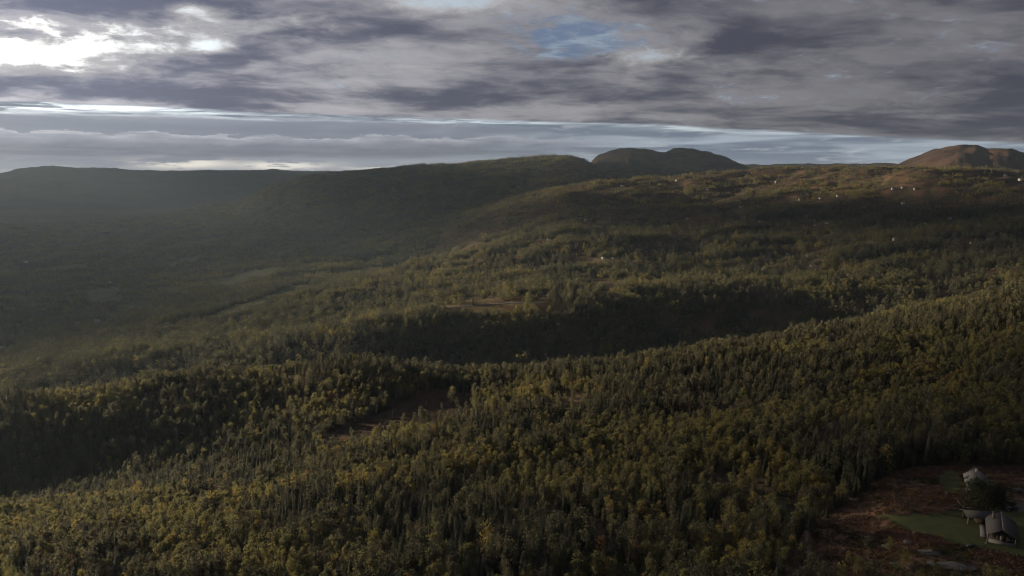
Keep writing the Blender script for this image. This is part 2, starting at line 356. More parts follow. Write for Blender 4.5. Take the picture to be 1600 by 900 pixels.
def new_mat(name):
    m = bpy.data.materials.new(name); m.use_nodes = True; m.node_tree.nodes.clear(); V.nt = m.node_tree; return m
def pos_vec(scale=1.0):
    g = V.nt.nodes.new('ShaderNodeNewGeometry'); return vscale(V(g.outputs['Position']), scale)
def finish(color, rough=.9, spec=.15, bump=None, bdist=.3, transl=0.0, metal=0.0):
    nt = V.nt
    b = nt.nodes.new('ShaderNodeBsdfPrincipled')
    if isinstance(color, V): nt.links.new(color.s, b.inputs['Base Color'])
    else: b.inputs['Base Color'].default_value = (*color, 1)
    b.inputs['Roughness'].default_value = rough; b.inputs['Specular IOR Level'].default_value = spec; b.inputs['Metallic'].default_value = metal
    if bump is not None:
        bn = nt.nodes.new('ShaderNodeBump'); bn.inputs['Distance'].default_value = bdist; nt.links.new(bump.s, bn.inputs['Height']); nt.links.new(bn.outputs[0], b.inputs['Normal'])
    o = nt.nodes.new('ShaderNodeOutputMaterial'); sh = b.outputs[0]
    if transl:
        tr = nt.nodes.new('ShaderNodeBsdfTranslucent'); nt.links.new(color.s, tr.inputs[0])
        mx = nt.nodes.new('ShaderNodeMixShader'); mx.inputs[0].default_value = transl
        nt.links.new(b.outputs[0], mx.inputs[1]); nt.links.new(tr.outputs[0], mx.inputs[2]); sh = mx.outputs[0]
    nt.links.new(sh, o.inputs['Surface'])
def rand(): n = V.nt.nodes.new('ShaderNodeObjectInfo'); return V(n.outputs['Random'])

def ground_mat(name, c1, c2, c3, lam, bump=.5):
    m = new_mat(name); p = pos_vec()
    n1 = vnoise(p, 1 / lam, 6, .6); n2 = vnoise(p, 6 / lam, 5, .65)
    c = vmix(vsmooth(.40, .60, n1), c1, c2); c = vmix(vsmooth(.56, .68, n2) * .8, c, c3)
    finish(c, .95, .05, n2, bump); return m
GM = {0: ground_mat('forest floor', (.042, .038, .028), (.066, .048, .036), (.055, .050, .036), 14),
      1: ground_mat('upland ground', (.048, .042, .026), (.092, .056, .038), (.13, .115, .098), 45, 1.5),
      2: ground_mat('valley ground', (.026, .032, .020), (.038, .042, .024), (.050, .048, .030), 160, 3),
      3: ground_mat('mountain ground', (.040, .036, .028), (.066, .046, .034), (.085, .075, .068), 90, 9),
      4: ground_mat('red mountain ground', (.076, .044, .032), (.046, .034, .027), (.095, .076, .066), 90, 14),
      5: ground_mat('far hill ground', (.016, .020, .018), (.024, .027, .022), (.03, .031, .027), 500, 12),
      6: ground_mat('heath ground', (.150, .084, .064), (.105, .074, .054), (.105, .100, .066), 5, .4),
      7: ground_mat('lawn grass', (.066, .080, .036), (.086, .094, .042), (.100, .088, .048), 4, .3),
      8: ground_mat('bog sedge', (.056, .038, .027), (.040, .030, .022), (.066, .048, .033), 7, .3),
      9: ground_mat('gravel', (.12, .115, .115), (.10, .097, .095), (.14, .135, .13), 2, .08),
      10: ground_mat('hay field', (.066, .078, .038), (.090, .090, .046), (.05, .056, .032), 30, .5),
      13: ground_mat('opening heath', (.090, .060, .042), (.070, .056, .038), (.14, .125, .105), 6, .4),
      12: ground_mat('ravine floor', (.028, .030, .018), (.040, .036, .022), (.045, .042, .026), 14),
      11: ground_mat('clearing ground', (.105, .082, .038), (.085, .055, .030), (.12, .10, .06), 25, .6)}
def tag(o, label=None, cat=None, group=None, kind=None):
    if label: o['label'] = label
    if cat: o['category'] = cat
    if group: o['group'] = group
    if kind: o['kind'] = kind
    return o
def mesh_np(name, verts, faces, mats, smooth=False, midx=None):
    me = bpy.data.meshes.new(name)
    verts = np.asarray(verts, np.float32); faces = np.asarray(faces, np.int32); k = faces.shape[1]
    me.vertices.add(len(verts)); me.vertices.foreach_set('co', verts.ravel())
    me.loops.add(faces.size); me.loops.foreach_set('vertex_index', faces.ravel())
    me.polygons.add(len(faces)); me.polygons.foreach_set('loop_start', np.arange(len(faces), dtype=np.int32) * k)
    if midx is not None: me.polygons.foreach_set('material_index', np.asarray(midx, np.int32))
    for m in (mats if isinstance(mats, (list, tuple)) else [mats]): me.materials.append(m)
    if smooth: me.polygons.foreach_set('use_smooth', np.ones(len(faces), bool))
    me.update(calc_edges=True); me.validate(); return me
def link(name, me, parent=None):
    o = bpy.data.objects.new(name, me); C.objects.link(o)
    if parent is not None: o.parent = parent
    return o
NA, NR = len(AZ), len(RR)
gid = np.arange(NA * NR).reshape(NA, NR); gid[-1] = gid[0]
quads = np.stack([gid[:-1, :-1], gid[:-1, 1:], gid[1:, 1:], gid[1:, :-1]], -1)[..., ::-1]
allv = np.stack([GX, GY, HZ + ZC], -1).reshape(-1, 3)
def ground_piece(mask, k):
    f = quads[mask].reshape(-1, 4)
    if len(f) == 0: return
    u, inv = np.unique(f, return_inverse=True)
    o = link(NAMES[k], mesh_np(NAMES[k], allv[u], inv.reshape(-1, 4), GM[k], True))
    tag(o, LAB[k], kind='structure'); return o
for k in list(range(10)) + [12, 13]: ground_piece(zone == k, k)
for q in range(len(FIELDS) + len(CLEARINGS)): ground_piece(field_id == q, 10 if q < len(FIELDS) else 11)
hub = np.concatenate([[[0, 0, HZ[:, 0].mean() + ZC]], allv[gid[:-1, 0]]]); nh = NA - 1      # closes the sheet under the camera
o = link('ground_under_camera', mesh_np('ground_under_camera', hub, [(0, 1 + (i + 1) % nh, 1 + i) for i in range(nh)], GM[0])); tag(o, 'patch of forest floor below the viewpoint', kind='structure')
print('terrain', time.time() - T0)
# ------------------------------------------------------------------ foliage materials
def leaf_mat(name, c1, c2, transl, rough=.7):
    m = new_mat(name); r = rand(); p = pos_vec(); n = vnoise(p, 1.3, 2, .5)
    c = vmix(r, c1, c2); c = vscale(c, .72 + .56 * n); finish(c, rough, .12, transl=transl); return m
def bark_mat(name, c1, c2):
    m = new_mat(name); n = vnoise(pos_vec(), 5, 4, .6); finish(vmix(n, c1, c2), .95, .05, n, .02); return m
LM = {'spruce': leaf_mat('spruce needles', (.050, .058, .040), (.074, .077, .052), .32),
      'pine': leaf_mat('pine needles', (.086, .088, .058), (.118, .110, .072), .38),
      'green': leaf_mat('green birch leaves', (.125, .128, .060), (.170, .155, .066), .52),
      'yellow': leaf_mat('yellow birch leaves', (.225, .178, .060), (.190, .165, .064), .50),
      'orange': leaf_mat('orange rowan leaves', (.175, .108, .052), (.140, .090, .052), .42),
      'bare': leaf_mat('thinning birch twigs', (.092, .072, .062), (.105, .086, .066), .20)}
BK = {'spruce': bark_mat('spruce bark', (.06, .045, .032), (.10, .08, .06)), 'pine': bark_mat('pine bark', (.12, .065, .035), (.07, .05, .035)),
      'birch': bark_mat('birch bark', (.20, .185, .17), (.06, .05, .045))}

class Soup:                                        # collects polygons of four corners
    def __init__(s): s.v = []; s.f = []
    def quad(s, a, b, c, d):
        i = len(s.v); s.v += [a, b, c, d]; s.f.append((i, i + 1, i + 2, i + 3))
    def tube(s, p0, p1, r0, r1, n=5):
        p0, p1 = Vector(p0), Vector(p1); ax = (p1 - p0).normalized(); u = ax.orthogonal().normalized(); w = ax.cross(u)
        i = len(s.v)
        for p, r in ((p0, r0), (p1, r1)):
            for k in range(n): t = 2 * math.pi * k / n; s.v.append(p + (u * math.cos(t) + w * math.sin(t)) * r)
        for k in range(n): s.f.append((i + k, i + (k + 1) % n, i + n + (k + 1) % n, i + n + k))
    def leaf(s, c, size, rr):
        n = Vector((rr.gauss(0, 1), rr.gauss(0, 1), rr.gauss(0, .8))).normalized(); u = n.orthogonal().normalized()
        u = Quaternion(n, rr.uniform(0, 6.28)) @ u; w = n.cross(u) * rr.uniform(.55, 1)
        c = Vector(c); s.quad(c - u * size, c - w * size * .8, c + u * size, c + w * size * .8)
    def mesh(s, name, mat): return mesh_np(name, [tuple(p) for p in s.v], s.f, mat)

def spruce_crown(s, rr, h, wid, whorls, nb, dead=0.0):
    for k in range(whorls):
        f = k / (whorls - 1); z = h * (.10 + .89 * f); L = wid * (1 - f) ** .82 * rr.uniform(.78, 1.12) + .06
        for j in range(nb if f < .8 else max(4, nb - 2)):
            if rr.random() < .08 + dead: continue
            t = 2 * math.pi * (j + rr.random() * .8) / nb + k * 1.3; l = L * rr.uniform(.7, 1.12)
            d = Vector((math.cos(t), math.sin(t), 0)); sd = Vector((-d.y, d.x, 0)); base = Vector((0, 0, z))
            droop = -.30 - .20 * rr.random() if f < .7 else .05
            tip = base + d * l + Vector((0, 0, droop * l)); mid = base + d * l * .55 + Vector((0, 0, droop * l * .35 + .03)); wd = l * .30 + .05
            s.quad(base, mid + sd * wd, tip, mid - sd * wd)
            if l > .35: s.quad(mid + d * .02 + Vector((0, 0, .05)), mid + sd * wd * .3 + Vector((0, 0, -.22)), tip + Vector((0, 0, -.12)), mid - sd * wd * .3 + Vector((0, 0, -.25)))
def leafy_crown(s, rr, h, wid, clusters, per, size, z0=.28, limbs=None):
    for k in range(clusters):
        u = rr.random(); zf = z0 + (1 - z0) * u; prof = math.sin(min(1, (zf - z0) / (1 - z0) * .86 + .16) * math.pi) ** .7
        t = rr.uniform(0, 6.28); q = wid * prof * math.sqrt(rr.uniform(.15, 1))
        c = Vector((math.cos(t) * q, math.sin(t) * q, h * zf))
        if limbs is not None and k % 3 == 0: limbs.tube((0, 0, h * max(.2, zf - .25)), c, .03, .012, 3)
        cs = wid * rr.uniform(.20, .38)
        for j in range(per):
            s.leaf(c + Vector((rr.gauss(0, cs), rr.gauss(0, cs), rr.gauss(0, cs * .75))), size * rr.uniform(.6, 1.25), rr)
def bare_crown(s, rr, h, wid, n):
    for k in range(n):
        zf = rr.uniform(.25, .95); t = rr.uniform(0, 6.28); l = wid * (1.15 - zf) * rr.uniform(.7, 1.3) + .25
        b = Vector((0, 0, h * zf)); tip = b + Vector((math.cos(t) * l, math.sin(t) * l, l * rr.uniform(.6, 1.3)))
        sd = Vector((-math.sin(t), math.cos(t), 0)) * .05; mid = (b + tip) / 2
        s.quad(b, mid + sd, tip, mid - sd)
        for j in range(3): s.leaf(tip + Vector((rr.gauss(0, .22), rr.gauss(0, .22), rr.gauss(0, .25))), rr.uniform(.07, .15), rr)
def trunk_mesh(rr, h, r, top=.95, lean=.02):
    s = Soup(); p = Vector((0, 0, -.6)); n = 4
    for k in range(n):
        q = Vector((rr.gauss(0, lean) * h * .3, rr.gauss(0, lean) * h * .3, h * top * (k + 1) / n)); s.tube(p, q, r * (1 - k / n) + .01, r * (1 - (k + 1) / n) + .01, 6); p = q
    return s
# kinds: spruce, pine, birch (each birch colour shares the birch shapes), bare birch
SHAPES = {'spruce': [], 'pine': [], 'birch': [], 'bare': []}
for k in range(6):
    rr = random.Random(100 + k); h = 9.0; cs = Soup(); spruce_crown(cs, rr, h, rr.uniform(.95, 1.35), 18, 8); SHAPES['spruce'].append((cs, trunk_mesh(rr, h, .13)))
for k in range(5):
    rr = random.Random(200 + k); h = 8.2; cs = Soup(); tk = trunk_mesh(rr, h, .14, .9)
    leafy_crown(cs, rr, h, rr.uniform(1.15, 1.5), 30, 16, .25, .26, tk); SHAPES['pine'].append((cs, tk))
for k in range(6):
    rr = random.Random(300 + k); h = 6.8; cs = Soup(); tk = trunk_mesh(rr, h, .09, .85, .05)
    leafy_crown(cs, rr, h, rr.uniform(1.15, 1.6), 32, 15, .23, .16, tk); SHAPES['birch'].append((cs, tk))
for k in range(4):
    rr = random.Random(400 + k); h = 6.5; cs = Soup(); tk = trunk_mesh(rr, h, .08, .9, .05); bare_crown(cs, rr, h, 1.1, 60); SHAPES['bare'].append((cs, tk))
KIND_OF = {'spruce': 'spruce', 'pine': 'pine', 'green': 'birch', 'yellow': 'birch', 'orange': 'birch', 'bare': 'bare'}
BARK_OF = {'spruce': 'spruce', 'pine': 'pine', 'green': 'birch', 'yellow': 'birch', 'orange': 'birch', 'bare': 'birch'}
HEIGHT = {'spruce': 8.0, 'pine': 7.5, 'birch': 6.0, 'bare': 6.5}
COLOURS = ['spruce', 'pine', 'green', 'yellow', 'orange', 'bare']
CROWN = {}; TRUNK = {}
for c in COLOURS:
    for i, (cs, tk) in enumerate(SHAPES[KIND_OF[c]]):
        CROWN[c, i] = cs.mesh('crown', LM[c]); TRUNK[c, i] = TRUNK.get((c, i)) or tk.mesh('trunk', BK[BARK_OF[c]])
proto_n = 0
def proto(coll, parts):
    """parts: (soup, material index) joined to one mesh for the mass of the forest"""
    global proto_n
    v = []; f = []; mi = []; mats = []
    for s, mat in parts:
        if mat not in mats: mats.append(mat)
        b = len(v); v += [tuple(p) for p in s.v]; f += [tuple(i + b for i in q) for q in s.f]; mi += [mats.index(mat)] * len(s.f)
    o = bpy.data.objects.new('tree_shape_%03d' % proto_n, mesh_np('tree_shape', v, f, mats, midx=mi)); proto_n += 1; coll.objects.link(o)
near_coll = bpy.data.collections.new('near tree shapes')
PI_ = {}
for c in COLOURS:
    for i, (cs, tk) in enumerate(SHAPES[KIND_OF[c]]): PI_[c, i] = proto_n; proto(near_coll, [(cs, LM[c]), (tk, BK[BARK_OF[c]])])
def clump(coll, rr, radius, n, mixw, lod):
    parts = {}
    for k in range(n):
        c = rr.choices(COLOURS, mixw)[0]; s = Soup(); sc = rr.choice((.6, .75, .9, 1.0, 1.1, 1.45))
        kind = KIND_OF[c]
        if lod == 0:
            if kind == 'spruce': spruce_crown(s, rr, 13 * sc, 2.3, 10, 7)
            elif kind == 'bare': bare_crown(s, rr, 9 * sc, 1.8, 20)
            else: leafy_crown(s, rr, (12 if kind == 'pine' else 10.5) * sc, 2.9, 17, 8, .62, .12)
        else:
            if kind == 'spruce': spruce_crown(s, rr, 11 * sc, 2.3, 4, 5)
            elif kind == 'bare': leafy_crown(s, rr, 7 * sc, 1.8, 5, 2, .6, .15)
            else: leafy_crown(s, rr, 9 * sc, 2.7, 8, 3, 1.0, .10)
        t = rr.uniform(0, 6.28); q = radius * math.sqrt(rr.random()); off = Vector((q * math.cos(t), q * math.sin(t), -.5))
        P = parts.setdefault(c, Soup()); b = len(P.v); P.v += [Vector(p) + off for p in s.v]; P.f += [tuple(i + b for i in w) for w in s.f]
    proto(coll, [(P, LM[c]) for c, P in parts.items()])
MIXES = [(.72, .20, .05, .01, 0, .02), (.42, .30, .21, .02, .01, .04), (.13, .14, .62, .08, .01, .02), (.12, .12, .38, .30, .04, .04), (.16, .14, .10, .02, .01, .57)]
mid_coll = bpy.data.collections.new('mid tree shapes'); far_coll = bpy.data.collections.new('far tree shapes')
proto_n = 0; NV = 5
for mi, mw in enumerate(MIXES):
    for k in range(NV): clump(mid_coll, random.Random(1000 + mi * 20 + k), 7.2, 6, mw, 0)
proto_n = 0
for mi, mw in enumerate(MIXES):
    for k in range(NV): clump(far_coll, random.Random(2000 + mi * 20 + k), 14.0, 14, mw, 1)

def scatter(name, label, coll, pts, idx, rot, scl, kind='stuff'):
    me = bpy.data.meshes.new(name); n = len(pts)
    me.vertices.add(n); me.vertices.foreach_set('co', np.asarray(pts, np.float32).ravel())
    for nm, ty, arr in (('idx', 'INT', idx), ('rot', 'FLOAT', rot), ('scl', 'FLOAT', scl)):
        at = me.attributes.new(nm, ty, 'POINT'); at.data.foreach_set('value', np.asarray(arr, np.int32 if ty == 'INT' else np.float32))
    o = link(name, me); tag(o, label, kind=kind)
    ng = bpy.data.node_groups.new('scatter ' + name, 'GeometryNodeTree')
    ng.interface.new_socket('Geometry', in_out='INPUT', socket_type='NodeSocketGeometry'); ng.interface.new_socket('Geometry', in_out='OUTPUT', socket_type='NodeSocketGeometry')
    nd = ng.nodes; gi = nd.new('NodeGroupInput'); go = nd.new('NodeGroupOutput')
    ci = nd.new('GeometryNodeCollectionInfo'); ci.inputs[0].default_value = coll; ci.inputs['Separate Children'].default_value = True; ci.inputs['Reset Children'].default_value = True
    iop = nd.new('GeometryNodeInstanceOnPoints'); iop.inputs['Pick Instance'].default_value = True
    def na(nm, ty):
        a = nd.new('GeometryNodeInputNamedAttribute'); a.data_type = ty; a.inputs[0].default_value = nm; return a.outputs[0]
    cx = nd.new('ShaderNodeCombineXYZ'); ng.links.new(na('rot', 'FLOAT'), cx.inputs[2])
    er = nd.new('FunctionNodeEulerToRotation'); ng.links.new(cx.outputs[0], er.inputs[0])
    ng.links.new(gi.outputs[0], iop.inputs['Points']); ng.links.new(ci.outputs[0], iop.inputs['Instance'])
    ng.links.new(na('idx', 'INT'), iop.inputs['Instance Index']); ng.links.new(er.outputs[0], iop.inputs['Rotation']); ng.links.new(na('scl', 'FLOAT'), iop.inputs['Scale'])
    ng.links.new(iop.outputs[0], go.inputs[0])
    md = o.modifiers.new('scatter', 'NODES'); md.node_group = ng
    return o

# ---- which ground can be seen from a bird's height above the camera path (the rest stays bare)
TANG = HZ / RR[None, :]
RUNMAX = np.maximum.accumulate(TANG, axis=1)
def maybe_seen(x, y, top, slack):
    a = np.arctan2(x, y); r = np.hypot(x, y)
    i = np.clip(np.searchsorted(AZ, a) - 1, 0, len(AZ) - 2); j = np.clip(np.searchsorted(RR, r) - 2, 0, len(RR) - 2)
    return (H(x, y) - ZC + top + slack) / r > RUNMAX[i, j]
def polar_points(r0, r1, area, amax=44.0):
    n = int(R(2 * amax) / 2 * (r1 ** 2 - r0 ** 2) / area)
    r = np.sqrt(rng.uniform(r0 ** 2, r1 ** 2, n)); a = rng.uniform(-R(amax), R(amax), n)
    return r * np.sin(a), r * np.cos(a)
def cover_mix(x, y, r):
    """index into MIXES per point: conifer, mixed, green birch, autumn birch, thinning"""
    n1 = fbm(x, y, 130, 3, 21); n2 = fbm(x, y, 90, 3, 22); n3 = fbm(x, y, 60, 2, 23)
    m = np.where(n1 > .05, 0, 1); m = np.where(n1 < -.10, 2, m); m = np.where((n2 > .24) & (n1 < .12), 3, m); m = np.where(n3 > .38, 4, m)
    return m

# roads first, so that the trees keep off them
ROADS = []
def road_pts(px):
    pts = [pix_ground(a, b, 800) for a, b in px]; out = []
    pts = [p for p in pts if p is not None]
    for p, q in zip(pts[:-1], pts[1:]):
        n = max(2, int(np.hypot(*(q - p)[:2]) / 8))
        for k in range(n): out.append(p[:2] + (q - p)[:2] * k / n)
    out.append(pts[-1][:2]); a = np.array(out)
    for _ in range(3): a[1:-1] = (a[:-2] + a[1:-1] * 2 + a[2:]) / 4
    return a
for px, wd, lab in (([(510,551),(535,546),(552,541)], 6, 'short pale farm track at the left end of the lit lip'), ([(640,490),(655,485),(690,483),(740,478),(800,473),(850,474)], 5, 'pale track along the tawny plateau clearing'),
                ([(1190,430),(1197,415),(1203,400),(1196,390),(1210,384)], 9, 'grey road climbing the middle of the plateau'), ([(920,404),(960,410),(1000,408),(1060,412),(1110,416),(1140,408)], 4, 'thin winding track among the plateau cabins'),
                ([(60,574),(100,568),(140,562)], 6, 'pale straight track on the left valley slope'), ([(205,530),(250,521)], 7, 'short bright track in the left valley'),
                ([(905,449),(935,444),(975,442),(1005,446)], 5, 'drive beside the white roofed house on the plateau'), ([(0,509),(35,504)], 7, 'valley road at the left edge of the frame')):
    ROADS.append((road_pts(px), wd, lab))
GRAVEL = GM[9]
for pts, wd, lab in ROADS:
    t = np.gradient(pts, axis=0); t /= np.linalg.norm(t, axis=1)[:, None] + 1e-9; nrm = np.stack([-t[:, 1], t[:, 0]], 1)
    L_, R_ = pts + nrm * wd / 2, pts - nrm * wd / 2; vs = []
    for s_, e in ((L_, .7), (R_, .7), (L_ + nrm * 1.2, -.6), (R_ - nrm * 1.2, -.6)): vs.append(np.concatenate([s_, (H(s_[:, 0], s_[:, 1]) + e)[:, None]], 1))
    n = len(pts); i = np.arange(n - 1); f = []
    for a, b in ((1, 0), (0, 2), (3, 1)): f.append(np.stack([a * n + i, a * n + i + 1, b * n + i + 1, b * n + i], 1))
    tag(link('road', mesh_np('road', np.concatenate(vs), np.concatenate(f), GRAVEL, True)), lab, kind='structure')
def off_roads(x, y, d):
    keep = np.ones(len(x), bool)
    for pts, wd, _ in ROADS:
        c = pts.mean(0); rad = np.linalg.norm(pts - c, axis=1).max() + d + wd
        idx = np.nonzero(np.hypot(x - c[0], y - c[1]) < rad)[0]
        for p in pts[::2]: keep[idx[np.hypot(x[idx] - p[0], y[idx] - p[1]) < d + wd / 2]] = False
    return keep

# houses on the upland and in the valley: pixel, body width, wall colour, roof colour, words
FAR_HOUSES = []
def fh(px, py, w, wall, roof, words): FAR_HOUSES.append((px, py, w, wall, roof, words))
for a in [(976,444,13,'white','grey','white walled house on the right of the plateau yard'),(934,446,9,'dark','grey','dark cabin at the left of the plateau yard'),
          (943,405,10,'white','pale','pale cabin on the left of the upper plateau row'),(959,405,8,'white','grey','second pale cabin in the upper plateau row'),(978,404,8,'red','grey','red cabin in the upper plateau row'),
          (990,416,9,'white','pale','pale cabin just below the upper plateau row'),(1010,395,8,'red','grey','small red cabin above the upper plateau row'),(1078,397,8,'red','pale','red cabin right of the upper plateau row'),
          (825,424,9,'white','pale','white cabin alone at the left of the plateau'),(847,417,8,'dark','grey','dark cabin near the lone white cabin'),(903,439,9,'dark','pale','low dark cabin left of the plateau yard'),
          (870,400,8,'red','grey','red cabin on the left rim of the plateau'),
          (857,376,9,'white','pale','white cabin on the lit left rim'),(761,384,9,'pale','grey','grey cabin low on the left rim'),(915,345,10,'white','pale','white cabin in the middle of the upland'),(925,345,9,'red','grey','red cabin beside the white cabin in the middle upland'),
          (972,292,14,'white','pale','bright white cabin high on the far upland'),(1058,284,16,'white','pale','largest white cabin near the far upland crest'),(1213,286,15,'white','pale','white cabin below the right upland crest'),
          (920,297,10,'red','pale','reddish cabin at the left end of the far upland'),(1106,297,10,'pale','grey','grey cabin on the far upland knoll'),(1046,276,10,'white','grey','small pale cabin on the far upland crest'),
          (1157,325,12,'white','pale','white cabin on the bare upland slope'),(1250,313,11,'white','grey','pale cabin in the right upland row'),(1282,311,11,'pale','grey','second pale cabin in the right upland row'),(1309,307,11,'white','grey','third pale cabin in the right upland row'),
          (1075,342,9,'pale','grey','low grey cabin left on the bare upland slope'),(1187,348,12,'white','pale','white cabin at the right end of the bare slope'),(1274,353,10,'white','grey','pale cabin in the bright middle clearing'),(1292,350,10,'pale','grey','second cabin in the bright middle clearing'),
          (1260,338,9,'white','grey','small pale cabin above the bright middle clearing'),(1332,347,9,'red','grey','red cabin right of the bright middle clearing'),
          (1411,319,13,'white','pale','bright cabin on the right upland'),(1395,296,11,'pale','grey','first cabin of the high right row'),(1410,294,10,'white','grey','second cabin of the high right row'),(1430,296,10,'pale','grey','third cabin of the high right row'),
          (1484,342,11,'white','grey','pale cabin far right on the dark upland'),(1530,354,12,'pale','grey','grey cabin at the right of the dark upland'),(1500,358,9,'white','grey','small pale cabin below the dark right upland'),
          (1398,376,12,'white','grey','long pale cabin low on the right upland'),(1546,378,12,'white','pale','white cabin near the right edge of the upland'),(1518,381,9,'pale','grey','small cabin left of the right edge'),(1571,276,12,'white','pale','cabin high at the right edge'),(1594,282,12,'white','pale','last cabin at the right edge of the upland'),
          (1230,398,8,'white','pale','white cabin right of the climbing road'),(1262,402,8,'white','pale','second white cabin right of the climbing road'),(1268,417,8,'pale','pale','cabin below the climbing road'),(1313,436,7,'white','pale','tiny white cabin by the dark gully'),
          (153,504,15,'white','pale','largest white farmhouse in the valley hamlet'),(149,509,18,'white','grey','long white barn in the valley hamlet'),(177,509,12,'white','grey','white house on the right of the valley hamlet'),(121,506,11,'white','grey','white house on the left of the valley hamlet'),(92,511,11,'white','grey','outlying white house left of the valley hamlet'),
          (168,507,10,'red','grey','red shed in the valley hamlet'),(111,512,9,'red','grey','red shed left of the valley hamlet'),
          (203,483,14,'white','pale','white farmhouse beside the small valley field'),(212,481,12,'pale','grey','grey barn beside the small valley field'),(170,455,14,'white','grey','white house at the upper valley farm'),(180,453,12,'white','grey','second white house at the upper valley farm'),(171,442,12,'pale','grey','grey barn above the upper valley farm'),(144,442,10,'white','grey','small house left of the upper valley farm'),
          (40,411,18,'white','pale','white house far up the hazy valley'),(2,546,12,'white','pale','white house at the left frame edge'),(392,496,12,'white','pale','pale house on the lit left slope'),(440,468,12,'white','grey','pale barn on the lit left field'),(452,447,13,'white','pale','white farmhouse on the lit left field'),(380,424,14,'white','grey','pale house above the lit left field'),(75,532,11,'pale','grey','grey shed low in the valley')]: fh(*a)
HPOS = []
for h in FAR_HOUSES:
    p = pix_ground(h[0], h[1], 800); HPOS.append(p)
def off_houses(x, y, d):
    keep = np.ones(len(x), bool)
    for p, h in zip(HPOS, FAR_HOUSES):
        if p is None: continue
        q = np.array([p[0], p[1]]); u = -q / np.linalg.norm(q)          # keep a little yard open on the near side
        c = q + u * d * 1.25; keep[np.hypot(x - c[0], y - c[1]) < d * 1.6] = False
    return keep

# ------------------------------------------------------------------ near forest, every tree placed singly
x, y = polar_points(130, 900, 6.0, 48)
r = np.hypot(x, y); zn = zone_at(x, y); keep = rng.random(len(x)) < .93
gap = fbm(x, y, 55, 3, 31)
keep &= (gap < .27) | (rng.random(len(x)) < .25)
keep &= ~((zn == 6) & ((rng.random(len(x)) > .05) | (fbm(x, y, 25, 2, 33) < .05))) & (zn != 7) & (zn != 9) & ~((zn == 13) & (rng.random(len(x)) > .14)) & ~((zn == 8) & (rng.random(len(x)) > .02))
ybd = np.hypot(x - YARD[0], y - YARD[1]); keep &= ybd > 26
keep &= maybe_seen(x, y, 8, 14)
x, y, r = x[keep], y[keep], r[keep]
mixi = cover_mix(x, y, r); cum = np.cumsum(np.array(MIXES), 1); u = rng.random(len(x)) * cum[mixi, -1]
col = (u[:, None] > cum[mixi]).sum(1)
nvar = np.array([len(SHAPES[KIND_OF[c]]) for c in COLOURS]); var = (rng.random(len(x)) * nvar[col]).astype(int)
scl = np.where(mixi == 0, 1.14, np.where(mixi == 2, .92, 1.0)) * np.clip(rng.normal(.93, .27, len(x)), .4, 1.7) * (1 + .45 * fbm(x, y, 45, 3, 35)); rot = rng.uniform(0, 6.28, len(x))
z = H(x, y) - .1
# picture position of each tree, to find those that show largest
dep = y * math.cos(PITCH) - (z + 4 - ZC) * math.sin(PITCH); upc = y * math.sin(PITCH) + (z + 4 - ZC) * math.cos(PITCH)
ppx = 800 + F * x / dep; ppy = 450 - F * upc / dep
inframe = (ppx > 4) & (ppx < 1596) & (ppy > 300) & (ppy < 893)
single = np.zeros(len(x), bool); GROUPS = {0: [0], 1: [1], 2: [2, 3, 4, 5]}
for g, cols in GROUPS.items():
    cand = np.nonzero(inframe & np.isin(col, cols))[0]
    order = cand[np.argsort(-(scl[cand] / dep[cand]))][:300]; single[order] = True
def sub(parent, name, me): o = bpy.data.objects.new(name, me); C.objects.link(o); o.parent = parent; return o
def tree_thing(name, c, v, loc, rz, s, label, group=None, cat='tree'):
    e = bpy.data.objects.new(name, None); C.objects.link(e); e.location = loc; e.rotation_euler = (0, 0, rz); e.scale = (s, s, s * 1.0)
    e.empty_display_size = .5; tag(e, label, cat, group)
    sub(e, 'trunk', TRUNK[c, v]); sub(e, 'crown', CROWN[c, v]); return e
WORD = {'spruce': 'dark green spruce', 'pine': 'olive green pine', 'green': 'green leaved birch', 'yellow': 'yellow leaved birch', 'orange': 'orange brown rowan', 'bare': 'thin half bare birch'}
NAME = {'spruce': 'spruce_tree', 'pine': 'pine_tree', 'green': 'birch_tree', 'yellow': 'birch_tree', 'orange': 'rowan_tree', 'bare': 'birch_tree'}
GRP = {0: 'nearest spruces of the foreground forest', 1: 'nearest pines of the foreground forest', 2: 'nearest leafy trees of the foreground forest'}
COLW = ['bottom left corner', 'near the bottom left corner', 'a fifth along the bottom', 'a quarter along the bottom', 'left of bottom middle', 'at bottom middle',
        'right of bottom middle', 'left of the heath clearing', 'at the heath clearing edge', 'above the heath clearing', 'behind the pale house', 'at the right frame edge']
SHORT = {'spruce': 'a spruce', 'pine': 'a pine', 'green': 'a green birch', 'yellow': 'a yellow birch', 'orange': 'a rowan', 'bare': 'a bare birch'}
sidx = np.nonzero(single)[0]; LABELLED = {}
sz = scl[sidx] / dep[sidx]
